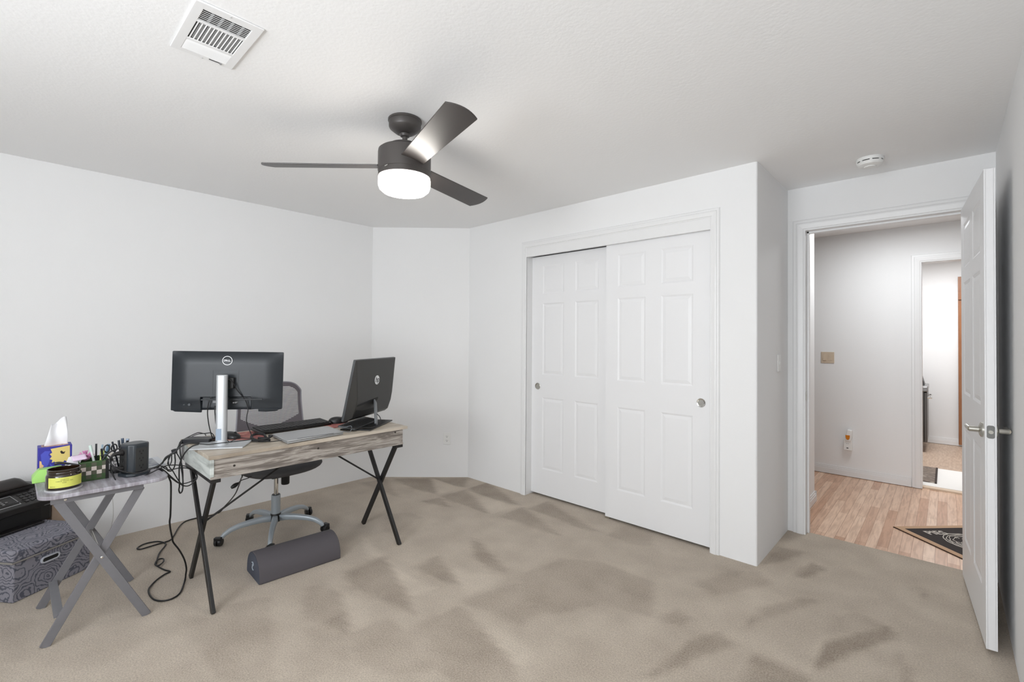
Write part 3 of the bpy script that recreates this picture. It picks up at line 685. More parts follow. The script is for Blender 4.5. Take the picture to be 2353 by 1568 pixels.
# local: x to the right seen from behind, y up, z towards the viewer's side (back of the monitor)
mo = thing('monitor', (-2.852, .780, DT), 'large black computer monitor with silver stand and round white logo on its back', 'monitor')
SHELL = mat('monitor_shell', (26, 32, 38), .42)
q = MB(M); hw_, hh = MWd / 2, MH / 2
MB(M).prism(rrect(-hw_, hw_, -hh, hh, .006), -.030, -.018).build('bezel', mat('bezel_black', (28, 30, 33), .4), mo, bevel=.0015)
MB(M).box(-hw_ + .006, hw_ - .006, -hh + .012, hh - .006, -.0312, -.0300).build('screen', mat('screen_glass', (8, 9, 11), .12), mo)
def shell(b, poly_o, poly_i, za, zb): 
    n = len(poly_o); b.add([(x, y, za) for x, y in poly_o] + [(x, y, zb) for x, y in poly_i], [(i, (i + 1) % n, (i + 1) % n + n, i + n) for i in range(n)] + [tuple(range(n, 2 * n)), tuple(range(n - 1, -1, -1))]); return b
nx0, nx1, ny1 = -.125, .120, -.098     # cable bay
oo = [(-hw_ + .001, -hh + .002), (nx0, -hh - .012), (nx0, -hh - .004), (nx1 + .035, -hh - .004), (nx1 + .035, -hh - .014), (hw_ - .001, -hh + .002), (hw_ - .001, hh - .002), (-hw_ + .001, hh - .002)]
# upper shell and the two lower cheeks leave the recessed bay open
b = MB(M)
P = .010
def slab(b, x0, x1, y0, y1, z0, z1): return b.box(x0, x1, y0, y1, z0, z1)
def bulge(u, v): # gentle pillow of the back shell
    x = -hw_ + .001 + (2 * hw_ - .002) * u; y = -hh + .002 + (2 * hh - .004) * v
    e = min(1, min(u, 1 - u) / .16); f = min(1, min(v, 1 - v) / .22); z = -.018 + .024 * math.sin(e * math.pi / 2) * math.sin(f * math.pi / 2) ** .8
    if v < .22 and nx0 < x < nx1 + .035 : z = min(z, -.012)
    if v < .22 and not (nx0 < x < nx1): z = max(z, -.018 + .024 * math.sin(e * math.pi / 2) * (.55 + .45 * f))
    return (x, y, z)
b.grid(bulge, 90, 48)
b.build('back_shell', SHELL, mo, smooth='auto')
for x0_, x1_ in ((-hw_ + .014, nx0), (nx1 + .038, hw_ - .002)):
    MB(M).add([(x0_, -hh + .004, -.020), (x1_, -hh + .004, -.020), (x1_, -hh + .004, .002), (x0_, -hh + .004, .002), (x0_ + (.0 if x0_ > 0 else .012), -hh - (.012 if x0_ > 0 else .004), -.016), (x1_ - (.03 if x0_ > 0 else 0), -hh - .012, -.016), (x1_ - (.03 if x0_ > 0 else 0), -hh - .011, -.002), (x0_ + (.0 if x0_ > 0 else .012), -hh - (.011 if x0_ > 0 else .004), -.002)],
         [(0, 3, 2, 1), (4, 5, 6, 7), (0, 1, 5, 4), (1, 2, 6, 5), (2, 3, 7, 6), (3, 0, 4, 7)]).build('lower_lip', SHELL, mo, bevel=.002)
q = MB(M); q.box(nx0, nx1 + .06, ny1 - .008, ny1, .0005, .0085).build('bay_edge', mat('shell_dark', (30, 33, 37), .5), mo, bevel=.001)
rect_ring(MB(M), -.070, .058, -.075, .058, -.0688, .0568, -.0738, .0568, .0055, .0066).build('mount_seam', mat('shell_dark', (30, 33, 37), .5), mo)
MB(M).box(-.022, .040, -.040, .020, .006, .030).build('stand_mount', BLACK, mo, bevel=.004)
q = MB(M); q.ring([(x + -.001, y + .112) for x, y in circle(.0250, 40)], [(x - .001, y + .112) for x, y in circle(.0222, 40)], .0058, .0074); q.build('logo_ring', mat('logo_white', (236, 238, 240), .4), mo)
tmx = M @ Matrix.Translation((-.001, .112, .0062))
text_mb('D', .0140, tmx @ Matrix.Translation((-.0128, 0, 0)), .0008, bold=.0003).build('logo_letter', mat('logo_white', (0, 0, 0)), mo)
text_mb('E', .0135, tmx @ Matrix.Translation((-.0040, .0002, 0)) @ Matrix.Rotation(R(28), 4, 'Z'), .0008, bold=.0003).build('logo_letter', MATS['logo_white'], mo)
text_mb('LL', .0140, tmx @ Matrix.Translation((.0085, 0, 0)), .0008, bold=.0003).build('logo_letter', MATS['logo_white'], mo)
MB(M).box(.022, .052, -.128, -.112, -.012, -.0108).build('spec_label', BLACK, mo)
q = MB(M); q.ring([(x + .030, y - .122) for x, y in circle(.0035, 12)], [(x + .030, y - .122) for x, y in circle(.0015, 12)], -.0108, -.0104)
for k in range(3): q.box(.036, .050 - .003 * k, -.1185 - .003 * k, -.1175 - .003 * k, -.0108, -.0104)
q.build('label_print', MATS['logo_white'], mo)
MB(M).box(-.072, -.050, -.122, -.106, -.012, -.0100).build('port', mat('port_grey', (120, 122, 124), .4), mo)
for x_, r_ in ((-.205, .003), (-.180, .006)):
    MB(M).lathe([(0, .0), (r_, .0), (r_, .0065 + .0), (r_ * .5, .0065), (0, .0050)], c=(x_, -.128, .0), n=16).build('button', mat('button_grey', (70, 74, 78), .3), mo)
# stand
sc = Vector((-2.852, .780, 0)); q = MB(Matrix.Translation((sc.x, sc.y, 0)) @ Matrix.Rotation(math.atan2(MU.y, MU.x), 4, 'Z'))
colp = rrect(-.0265, .0265, -.022, .018, .017, 8)
q.prism(colp, DT + .006, 1.146).build('column', SILVER, mo, bevel=.003, smooth='auto')
q.v = []; q.f = []
q.prism(rrect(-.020, .006, -.0232, -.0215, .0008, 2), .800, .860).build('cable_hole', mat('hole_blue', (150, 166, 184), .35), mo)
q = MB(q.M); q.prism(rrect(-.128, .128, -.085, .095, .004), DT, DT + .008).build('base_plate', SILVER, mo, bevel=.0025)
q = MB(q.M); q.lathe([(.034, DT + .007), (.032, DT + .012), (.026, DT + .014)], n=28).build('collar', SILVER, mo, smooth='auto')

# ---------------- all-in-one computer ----------------
ha = Vector((-.5, .8660, 0)); hn = Vector((.8660, .5, 0))     # along the screen; out of its back
tilt = R(12); U = (Vector((0, 0, 1)) * math.cos(tilt) + hn * math.sin(tilt)).normalized(); N = ha.cross(U)
if N.dot(hn) < 0: N = -N
bc = Vector((-2.940, 1.680, .812))   # middle of the lower edge
XA = U.cross(N)
M = Matrix((XA, U, N)).transposed().to_4x4(); M.translation = bc
hp = thing('all_in_one_computer', (-2.85, 1.66, DT), 'black tilted all-in-one computer with round white logo on its back', 'computer')
HPB = mat('computer_shell', (47, 46, 44), .42, bump=(500, .08))
W2_, HH2 = .54, .405
MB(M).prism(rrect(-W2_ / 2, W2_ / 2, 0, HH2, .006), -.016, 0).build('bezel', mat('bezel_grey', (74, 76, 78), .4), hp, bevel=.0015)
MB(M).box(-W2_ / 2 + .012, W2_ / 2 - .012, .05, HH2 - .012, -.0175, -.016).build('screen', MATS['screen_glass'], hp)
# back shell: shallow above, chamfered chin below
xw = W2_ / 2 - .004
prof = [(.0, .004), (.03, .038), (.10, .048), (.16, .046), (HH2 - .002, .004)]
b = MB(M); n = len(prof)
vs = []
for y_, z_ in prof:
    ins = .030 if 0 < z_ - .004 else .004
    for x_, zz in ((-xw, .0), (-xw + ins * 1.1, z_), (xw - ins * 1.1, z_), (xw, .0)): vs.append((x_, y_, zz))
fs = []
for i in range(n - 1):
    for k in range(3): fs.append((i * 4 + k, i * 4 + k + 1, (i + 1) * 4 + k + 1, (i + 1) * 4 + k))
fs += [(0, 3, 2, 1), tuple((n - 1) * 4 + k for k in range(4)), ]
b.add(vs, fs).build('back_shell', HPB, hp, bevel=.004, smooth='auto')
# recess beside the stand, reads black
Mr = M
MB(M).add([(-.226, .030, .0402), (.030, .034, .0405), (.030, .142, .0485), (-.226, .118, .0485)], [(0, 1, 2, 3)]).build('port_bay', SLOT, hp, solid=.001)
MB(M).box(.06, .16, HH2 - .035, HH2 - .0335, .008, .0095).build('vent_line', SLOT, hp)
lg = M @ Matrix.Translation((.0, .262, .0300)) @ Matrix.Rotation(-math.atan2(.042, .243), 4, 'X')
MB(lg).prism(circle(.031, 40), 0, .0016).build('logo_disc', MATS['logo_white'], hp)
text_mb('hp', .050, lg @ Matrix.Translation((.0, .002, .0018)), .0004, shear=.25, bold=.0006).build('logo_letters', SLOT, hp)
q = MB().bar(tuple(bc + U * .118 + N * .052 - ha * .005), tuple(Vector((-2.765, 1.658, DT + .008))), .05, .010, tuple(N)).build('stand_arm', mat('arm_grey', (122, 126, 130), .35, .5), hp, bevel=.002)
nb = Vector((-2.651, 1.549, 0)); ha = Vector((-.588, .809, 0)); hn = Vector((.809, .588, 0)); q = MB(frame_m((nb.x, nb.y, DT), tuple(ha), tuple(-hn)))
b = MB(); c1 = nb; c2 = nb + ha * .37; c3 = c2 - hn * .20; c4 = nb - hn * .20
b.prism([(p.x, p.y) for p in (c1, c2, c3, c4)], DT, DT + .008).build('base_plate', BLACK, hp, bevel=.0015)

# keyboards, mice, laptop, pads
kb = thing('keyboard', (-3.01, 1.28, DT), 'black computer keyboard lying behind the silver laptop', 'keyboard')
ka = Vector((-.02, .40, 0)).normalized(); M = frame_m((-2.985, 1.02, DT + .004), tuple(ka), (-1, 0, .06)); 
q = MB(M); q.box(0, .45, 0, .15, 0, .016).build('body', BLACK, kb, bevel=.003)
q = MB(M)
for r_ in range(6):
    for c_ in range(20): q.box(.008 + c_ * .0218, .008 + c_ * .0218 + .0185, .010 + r_ * .0225, .010 + r_ * .0225 + .0185, .016, .0215)
q.build('keys', mat('key_black', (34, 34, 35), .5), kb)
lp = thing('laptop', (-2.78, 1.22, DT), 'closed silver laptop on the near edge of the desk', 'laptop')
LA = Vector((-2.633, 1.040)); 
def quadlap(b, z0, z1, ins=0):
    P = [(-2.631 - ins, 1.036 + ins), (-2.661 - ins, 1.377 - ins), (-2.905 + ins, 1.394 - ins), (-2.890 + ins, 1.051 + ins)]
    return b.prism(P, z0, z1)
quadlap(MB(), DT + .0025, DT + .012, .002).build('base', mat('laptop_silver', (176, 178, 180), .35, .6), lp, bevel=.003)
quadlap(MB(), DT + .013, DT + .020).build('lid', MATS['laptop_silver'], lp, bevel=.003)
MB().box(-2.657, -2.651, 1.10, 1.31, DT + .0195, DT + .0205).build('hinge_line', SLOT, lp)
MB().box(-2.86, -2.68, 1.06, 1.36, DT, DT + .0026).build('rubber_feet', SLOT, lp)
def mouse(loc, ang, label, sc=1):
    t_ = thing('computer_mouse', loc, label, 'computer mouse', None); M = Matrix.Translation(loc) @ Matrix.Rotation(R(ang), 4, 'Z') @ Matrix.Scale(sc, 4)
    def f(u, v):
        a = 2 * math.pi * u; p = math.pi / 2 * v
        return (.060 * math.cos(a) * math.cos(p) * (1 if math.cos(a) > 0 else .95), .033 * math.sin(a) * math.cos(p), .006 + .032 * math.sin(p) ** .8 * (1 - .18 * math.cos(a) * math.cos(p)))
    q = MB(M); q.grid(f, 28, 10); q.prism([(.060 * math.cos(k * .2244) * (1 if math.cos(k * .2244) > 0 else .95), .033 * math.sin(k * .2244)) for k in range(28)], 0, .007)
    q.build('shell', mat('mouse_black', (30, 30, 31), .35), t_, smooth='auto')
    MB(M).lathe([(.004, -.003), (.009, -.002), (.009, .002), (.004, .003)], c=(.030, 0, .030), n=16, axis='y').build('scroll_wheel', SLOT, t_)
    return t_
mouse((-3.015, .872, DT + .003), 30, 'black computer mouse behind the silver monitor column')
mouse((-3.05, 1.535, DT + .003), 75, 'dark computer mouse beyond the keyboard beside the tilted computer', 1.1)
def pad(pts, label):
    b = MB(); b.prism(pts, DT, DT + .0028)
    return b.lone('mouse_pad', PADM, label, 'mouse pad', bevel=.0008)
PADM = mix_mat('pad_print', [(.35, (140, 74, 76)), (.5, (176, 104, 98)), (.6, (206, 152, 132)), (.72, (150, 82, 88))], scale=9, stretch=(1, 1, 1), rough=.7, dist=1.5)
pad([(-2.90, .83), (-2.90, 1.03), (-3.16, 1.03), (-3.16, .83)], 'red patterned mouse pad under the mouse behind the monitor stand')
pad([(-2.90, 1.43), (-2.93, 1.62), (-3.15, 1.60), (-3.14, 1.42)], 'red patterned mouse pad beside the tilted computer')
# folded keyboard leaning behind the stand arm
k2 = thing('slim_keyboard', (-2.86, 1.60, DT + .008), 'slim dark grey keyboard slid under the tilted computer', 'keyboard')
M = frame_m(tuple(Vector((-2.690, 1.465, DT + .009))), tuple(ha), tuple((-hn) * math.cos(R(9)) + Vector((0, 0, 1)) * math.sin(R(9))))
MB(M).box(0, .36, 0, .115, 0, .010).build('body', mat('kb_grey', (58, 60, 62), .35, .3), k2, bevel=.003)
q = MB(M)
for r_ in range(5):
    for c_ in range(17): q.box(.006 + c_ * .0206, .006 + c_ * .0206 + .0175, .008 + r_ * .0205, .008 + r_ * .0205 + .0175, .0095, .0115)
q.build('keys', MATS['key_black'], k2)
# dock box at the left end
dock = thing('docking_station', (-3.04, .73, DT), 'flat black docking box on the left end of the desk', 'docking station')
M = frame_m((-3.08, .650, DT), (.95, .80, 0), (-.80, .95, 0)) if False else Matrix.Translation((-3.035, .722, DT)) @ Matrix.Rotation(R(48), 4, 'Z')
MB(M).box(-.072, .072, -.042, .042, .0, .024).build('body', mat('dock_black', (34, 34, 38), .4), dock, bevel=.003)
MB(M).box(.0722, .0735, -.038, .038, .003, .021).build('end_cap', BLACK, dock)
MB(M).box(.0735, .0745, -.015, .012, .011, .014).build('port', NICKEL, dock)
# coiled strap / headset band in front of keyboard
q = MB(); q.tube([(-2.86, .965, DT + .012), (-2.84, .99, DT + .010), (-2.80, 1.00, DT + .008), (-2.775, .99, DT + .008), (-2.80, .955, DT + .008), (-2.85, .935, DT + .014), (-2.90, .945, DT + .022), (-2.92, .98, DT + .026), (-2.90, 1.01, DT + .02), (-2.86, 1.005, DT + .012)], .007, n=8)
q.tube([(-2.845, .93, DT + .008), (-2.80, .94, DT + .012), (-2.77, .98, DT + .022), (-2.78, 1.01, DT + .030), (-2.82, 1.01, DT + .026)], .006, n=8)
q.lone('coiled_strap', mat('strap_black', (26, 27, 30), .6), 'black coiled strap on the desk before the laptop corner', 'strap', smooth=True)

# ---------------- office chair ----------------
cc = Vector((-3.394, 1.265, 0)); CH_S = mat('chair_silver', (172, 180, 186), .4, .35); CH_D = mat('chair_grey', (104, 100, 104), .6, bump=(600, .1))
ch = thing('office_chair', (cc.x, cc.y, 0), 'grey mesh-back office chair on silver five-star base behind the desk', 'office chair')
for k, ang in enumerate((262, 334, 46, 118, 190)):
    a = R(ang); d = Vector((math.cos(a), math.sin(a), 0)); s = Vector((-d.y, d.x, 0))
    path = [(.03, .108), (.08, .112), (.15, .110), (.22, .102), (.27, .088), (.305, .066), (.325, .045)]
    q = MB(); vs = []; fs = []
    for i, (r_, z_) in enumerate(path):
        wd = .021 - .008 * i / 6; ht = .020 - .010 * i / 6
        j = min(i + 1, 6); l = max(i - 1, 0); tx = Vector((path[j][0] - path[l][0], path[j][1] - path[l][1])).normalized(); nv = d * -tx.y + Vector((0, 0, 1)) * tx.x
        c = cc + d * r_ + Vector((0, 0, z_))
        for e, f in ((-1, -1), (1, -1), (.8, 1), (-.8, 1)): vs.append(c + s * e * wd + nv * f * ht)
    for i in range(6):
        for e in range(4): fs.append((i * 4 + e, i * 4 + (e + 1) % 4, (i + 1) * 4 + (e + 1) % 4, (i + 1) * 4 + e))
    fs += [(3, 2, 1, 0), tuple(range(24, 28))]
    arm = q.add(vs, fs).build('base_arm', CH_S, ch, bevel=.005, smooth=True)
    p = cc + d * .335; w_ = Vector((math.cos(a + 1.0), math.sin(a + 1.0), 0)); sd_ = Vector((-w_.y, w_.x, 0))
    cs = MB().lathe([(.0, -.023), (.020, -.023), (.0255, -.018), (.0265, -.012), (.0265, -.004), (.012, -.002), (.012, .002), (.0265, .004), (.0265, .012), (.0255, .018), (.020, .023), (0, .023)], n=24, axis='x')
    Mx = Matrix((sd_, w_, Vector((0, 0, 1)))).transposed().to_4x4(); Mx.translation = (p.x, p.y, .0265)
    cs.v = [tuple(Mx @ Vector(v)) for v in cs.v]; co = cs.build('caster', BLACK, ch, smooth='auto')
    MB(Mx).box(-.022, .022, -.006, .022, .010, .033).build('caster_hood', BLACK, co, bevel=.004)
    MB().lathe([(.006, .03), (.006, .055)], c=(p.x - d.x * .012, p.y - d.y * .012, 0), n=10).build('caster_stem', NICKEL, co)
MB().lathe([(.030, .082), (.031, .100), (.033, .134), (.031, .138)], c=(cc.x, cc.y, 0), n=28).build('hub', BLACK, ch, smooth='auto')
MB().lathe([(.029, .134), (.029, .262), (.027, .264), (.0, .264)], c=(cc.x, cc.y, 0), n=28).build('column_sleeve', CH_S, ch, smooth='auto')
MB().lathe([(.027, .262), (.024, .268), (.0, .268)], c=(cc.x, cc.y, 0), n=24).build('column_cap', BLACK, ch)
MB().lathe([(.014, .262), (.014, .40)], c=(cc.x, cc.y, 0), n=20).build('gas_lift', CHROME, ch, smooth='auto')
MB().lathe([(0, .330), (.024, .332), (.027, .338), (.027, .398)], c=(cc.x + .03, cc.y + .05, 0), n=24).build('tension_knob', BLACK, ch, smooth='auto')
MB().box(cc.x - .09, cc.x + .09, cc.y - .06, cc.y + .07, .396, .434).build('seat_mechanism', BLACK, ch, bevel=.008)
# seat: rounded shell with waterfall edge
rot = Matrix.Translation((cc.x + .025, cc.y + .005, 0)) @ Matrix.Rotation(R(4), 4, 'Z')
def seat_pt(u, v):
    a = 2 * math.pi * u; n_ = 3.2
    ca, sa = math.cos(a), math.sin(a); r_ = 1 / ((abs(ca) ** n_ + abs(sa) ** n_) ** (1 / n_))
    ph = math.pi * (v - .5); k = max(0, math.cos(ph)) ** .45
    x, y = .235 * ca * r_ * k, .258 * sa * r_ * k
    z = .468 + (.034 if ph > 0 else .042) * math.sin(ph) + (.012 * (y / .258) ** 2)
    return (x, y, z)
MB(rot).grid(seat_pt, 48, 16).build('seat', mat('seat_fabric', (74, 73, 74), .75, bump=(500, .15)), ch, smooth=True)
# backrest, facing the desk (+x), slightly reclined and curved
BW = .238
bo = Vector((-3.640, 1.312, 0)); br_ = R(-3)
def bp(s, z, off=0):
    """s in -1..1 across, z height; half-width narrows towards the top"""
    t = (z - .55) / .46; hwid = BW * (1 - .14 * min(.65, max(0, t))); y = s * hwid
    x = -.055 * t + .035 * s * s * 1.0 + off + .02 * (1 - t) * 0
    X, Yv = x * math.cos(br_) - y * math.sin(br_), x * math.sin(br_) + y * math.cos(br_)
    return (bo.x + X, bo.y + Yv, z)
def topz(s): return 1.014 - .006 * s * s - .062 * abs(s) ** 7
z_lo = .56
def inner_top(s): return .985 - .010 * s * s - .045 * abs(s / .9) ** 8
def inner_bot(s): return .692 + .078 * abs(s / .9) ** 1.6
# solid knitted border around the slatted window
b = MB(); vs = []; fs = []; NU = 80
cols_ = [-1 + 2 * i / NU for i in range(NU + 1)]
def strip(fa, fb, off, cols, nz=6):
    base_ = len(b.v); out = []
    for s in cols:
        for k in range(nz + 1):
            z = fa(s) + (fb(s) - fa(s)) * k / nz; out.append(bp(s, z, off))
    n = nz + 1
    return b.add(out, [(i * n + k, i * n + k + 1, (i + 1) * n + k + 1, (i + 1) * n + k) for i in range(len(cols) - 1) for k in range(nz)])
side = .90
L_cols = [c for c in cols_ if c <= -side + .02]; R_cols = [c for c in cols_ if c >= side - .02]; M_cols = [c for c in cols_ if -side - .02 <= c <= side + .02]
strip(lambda s: z_lo, topz, 0, L_cols, 30); strip(lambda s: z_lo, topz, 0, R_cols, 30)
strip(lambda s: inner_top(s), topz, 0, M_cols, 3); strip(lambda s: z_lo, inner_bot, 0, M_cols, 8)
b.build('back_mesh', mat('mesh_grey', (112, 106, 112), .8, bump=(400, .3)), ch, solid=.006)
q = MB(); nsl = 31
for i in range(nsl):
    z = .697 + i * (.980 - .697) / (nsl - 1)
    ss = [s for s in [x / 40 * .92 for x in range(-40, 41)] if inner_bot(s) - .004 < z < inner_top(s) + .004]
    if len(ss) < 3: continue
    pts = [bp(s, z, 0) for s in ss]
    vs = []; 
    for p in pts:
        for dx_, dz_ in ((-.0015, -.0021), (.0015, -.0021), (.0015, .0021), (-.0015, .0021)): vs.append((p[0] + dx_, p[1], p[2] + dz_))
    q.add(vs, [(k * 4 + e, k * 4 + (e + 1) % 4, (k + 1) * 4 + (e + 1) % 4, (k + 1) * 4 + e) for k in range(len(pts) - 1) for e in range(4)])
o = q.build('back_slats', MATS['mesh_grey'], ch); o['kind'] = 'stuff'
fr = [bp(-1, z_lo)] + [bp(-1, z) for z in (.62, .70, .78, .86, .92)] + [bp(q_ / 20, topz(q_ / 20)) for q_ in range(-20, 21)] + [bp(1, z) for z in (.92, .86, .78, .70, .62, z_lo)]
MB().tube(fr, .0055, n=8, sub=4).build('back_rim', mat('rim_grey', (150, 148, 156), .5), ch, smooth=True)
MB().bar((cc.x - .08, cc.y, .40), (-3.655, 1.310, .46), .07, .014, (0, 0, 1)).build('back_bracket', BLACK, ch, bevel=.004)
MB().bar((-3.655, 1.310, .455), (-3.66, 1.312, .62), .07, .014, (1, 0, 0)).build('back_support', BLACK, ch, bevel=.004)
MB().tube([(cc.x, cc.y + .06, .41), (cc.x - .02, cc.y + .20, .405), (cc.x - .02, cc.y + .25, .40)], .005).build('height_lever', BLACK, ch)

# ---------------- foot rest ----------------
fr_ = thing('foot_rest', (-2.86, 1.17, 0), 'dark grey foam half-round foot rest on carpet in front of chair', 'foot rest')
FOAM = mat('foam_fabric', (84, 80, 84), .85, bump=(500, .15)); FOAM2 = mat('foam_side', (74, 78, 90), .85)
M = frame_m((-2.733, .941, 0), (.021, .453, 0), (-1, .05, 0))   # x along, y depth, z up
n = 18; prof = [(.005, 0)]
for k in range(n + 1):
    a = math.pi * k / n; prof.append((.118 - .118 * math.cos(a), .008 + .132 * math.sin(a) ** .78))
prof.append((.231, 0))
m_ = len(prof); vs = [(x, y, z) for x in (0, .453) for y, z in prof]
MB(M).add(vs, [(i, (i + 1) % m_, (i + 1) % m_ + m_, i + m_) for i in range(m_)] + [tuple(range(m_)), tuple(range(2 * m_ - 1, m_ - 1, -1))]).build('cushion', FOAM, fr_, bevel=.004, smooth='auto')
MB(M).add([(-.0012, y * .96 + .004, z * .97 + .001) for y, z in prof], [tuple(range(m_))]).build('end_panel', FOAM2, fr_, solid=.001)
q = MB(M); q.tube([(-.0025, .135, .082), (-.0025, .118, .086), (-.0025, .108, .076), (-.0025, .120, .066), (-.0025, .128, .056), (-.0025, .116, .046), (-.0025, .104, .050)], .0028, n=6)
q.tube([(-.0025, .112, .078), (-.0025, .126, .074), (-.0025, .130, .060)], .0016, n=6).build('logo_mark', mat('logo_pale', (176, 186, 196), .6), fr_)

# ---------------- folding tray table ----------------
TRM = mix_mat('tray_top', [(.3, (128, 122, 128)), (.5, (164, 160, 168)), (.7, (196, 196, 204))], scale=4, stretch=(1.6, 14, 1), rough=.42, dist=.25, detail=8)
TRG = mat('tray_grey', (118, 117, 121), .5, var=6)
TX0, TX1, TY0, TY1, TT = -3.285, -2.805, .088, .548, .660
tt = thing('tray_table', ((TX0 + TX1) / 2, .31, 0), 'grey wooden folding tray table with crossed legs left of the desk', 'folding table')
MB().prism(rrect(TX0, TX1, TY0, TY1, .065, 10), TT - .017, TT).build('tabletop', TRM, tt, bevel=.003)
for x in (-2.845, -3.245): MB().box(x - .009, x + .009, .128, .448, TT - .043, TT - .017).build('rail', TRG, tt, bevel=.001)
# inner pair A: feet towards +... outer pair B
for x, sgn in ((-2.845, 1), (-3.30, -1)):
    MB().bar((x, .470, 0), (x, .152, .622), .034, .014, (1, 0, 0)).build('leg', TRG, tt, bevel=.0015)
for x, sgn in ((-2.862, 1), (-3.284, -1)):
    MB().bar((x, .118, 0), (x, .440, .622), .034, .014, (1, 0, 0)).build('leg', TRG, tt, bevel=.0015)
MB().box(-2.87, -3.277, .146, .178, .108, .122).build('stretcher', TRG, tt, bevel=.001)
MB().bar((-2.853, .372, .195), (-3.291, .372, .195), .034, .012, (0, 1, 0)).build('stretcher', TRG, tt, bevel=.001) if False else None
MB().lathe([(.006, -.45), (.006, .0)], c=(-2.842, .30, .335), n=10, axis='x').build('pivot_rod', NICKEL, tt)
for p in ((-2.838, .30, .335), (-3.277, .30, .335), (-2.836, .175, TT - .030)):
    MB().lathe([(.0055, 0), (.0055, .0015), (.003, .003), (0, .003)], c=p, n=12, axis='x').build('bolt', CHROME, tt)

# things on the tray
cj = (-2.908, .173)
MB().lathe([(0, 0), (.061, 0), (.063, .002), (.063, .008), (.061, .010), (.0, .010)], c=(cj[0], cj[1], TT), n=48).lone('jar_lid', mat('lid_silver', (214, 214, 216), .3, .6), 'silver round lid lying under the amber candle jar', 'lid', smooth='auto')
cd = thing('candle_jar', (cj[0], cj[1], TT + .010), 'amber glass candle jar with yellow label on the tray table', 'candle')
AMB = mat('amber_glass', (36, 22, 12), .08, coat=.6)
z0 = TT + .0102
MB().lathe([(0.0, 0.0), (0.0541, 0.0), (0.059, 0.0041), (0.0599, 0.0098), (0.0599, 0.0574), (0.0574, 0.064), (0.0541, 0.0672), (0.0558, 0.0705), (0.0558, 0.0738), (0.0541, 0.0763), (0.0558, 0.0787), (0.0558, 0.0853), (0.0525, 0.0861), (0.0517, 0.082), (0.0517, 0.0574), (0.0, 0.0574)], c=(cj[0], cj[1], z0), n=56).build('jar', AMB, cd, smooth='auto')
MB().lathe([(0, .0575), (.051, .0575), (.051, .059), (0, .060)], c=(cj[0], cj[1], z0), n=32).build('wax', mat('wax_dark', (70, 52, 36), .5), cd)
q = MB(); av = math.atan2(-cj[1], -cj[0]) ; a0, a1 = av - R(58) + R(4), av + R(68) + R(4); vs = []
for k in range(25):
    a = a0 + (a1 - a0) * k / 24
    for z in (.0115, .0560): vs.append((cj[0] + .0603 * math.cos(a), cj[1] + .0603 * math.sin(a), z0 + z))
q.add(vs, [(2 * k, 2 * k + 2, 2 * k + 3, 2 * k + 1) for k in range(24)]).build('label', mat('label_yellow', (214, 216, 104), .5), cd, solid=.0004)
def on_jar(txt, size, z, ac, mt):
    b = text_mb(txt, size, Matrix(), .0002, bold=.0001); out = []
    for x, y, zz in b.v:
        a = ac + x / .0606; out.append((cj[0] + (.0607 + zz) * math.cos(a), cj[1] + (.0607 + zz) * math.sin(a), z0 + z + y))
    c = MB(); c.v = out; c.f = b.f; return c.build('label_text', mt, cd)
INK = mat('ink_dark', (60, 66, 40), .6)
on_jar('A R O M A T I C', .0038, .046, av + R(2), INK); on_jar('L E M O N   G R A S S   T E A', .0045, .0395, av + R(2), INK)
on_jar('soy candle', .0032, .033, av + R(2), INK); on_jar('NET WT 14 oz', .0030, .0175, av - R(36), INK)
# tissue box
tb = thing('tissue_box', (-3.215, .178, TT), 'blue cardboard tissue box with yellow flowers and a white tissue sticking out', 'tissue box')
tx0, tx1, ty0, ty1, tz0, tz1 = -3.284, -3.199, .098, .218, TT, TT + .148
BLU = mat('box_blue', (56, 52, 158), .5); YEL = mat('box_yellow', (232, 208, 128), .55); LBL = mat('box_midblue', (78, 84, 196), .5); ORG = mat('box_coral', (224, 144, 112), .55); PCH = mat('box_peach', (232, 190, 140), .55)
MB().box(tx0, tx1, ty0, ty1, tz0, tz1).build('box', BLU, tb, bevel=.0015)
def flat(name, pts, m_, d): # on the +x face: (y fraction, z fraction)
    MB().add([(tx1 + d, ty0 + (ty1 - ty0) * u, tz0 + (tz1 - tz0) * v) for u, v in pts], [tuple(range(len(pts)))]).build(name, m_, tb)
flat('flower_print', [(.36, .93), (.93, .98), (.94, .50), (.86, .44), (.78, .50), (.70, .40), (.62, .48), (.54, .42), (.48, .50), (.40, .47), (.42, .56), (.34, .60), (.40, .68), (.34, .76), (.41, .80)], YEL, .0008)
flat('leaf_print', [(.08, .78), (.20, .88), (.36, .86), (.30, .74), (.36, .62), (.30, .42), (.18, .24), (.10, .30), (.10, .6)], LBL, .0006)
flat('leaf_print', [(.34, .46), (.44, .36), (.66, .34), (.74, .24), (.60, .22), (.40, .24)], LBL, .0006)
flat('petal_print', [(.05, .58), (.10, .56), (.12, .46), (.18, .40), (.12, .34), (.05, .32)], PCH, .0010)
flat('petal_print', [(.04, .20), (.12, .22), (.14, .12), (.08, .06), (.03, .08)], PCH, .0010)
flat('petal_print', [(.26, .22), (.36, .28), (.44, .34), (.46, .26), (.56, .26), (.50, .16), (.52, .04), (.40, .06), (.32, .02), (.34, .12)], ORG, .0010)
flat('seed_print', [(.64, .80), (.68, .84), (.74, .78), (.80, .80), (.76, .72), (.68, .73)], mat('seed_brown', (46, 36, 30), .6), .0012)
MB().prism(rrect(tx0 + .010, tx1 - .010, ty0 + .012, ty1 - .012, .01), tz1, tz1 + .0006).build('top_print', mix_mat('box_top_print', [(.4, (120, 96, 120)), (.5, (214, 170, 150)), (.6, (90, 80, 110))], scale=30, rough=.6), tb)
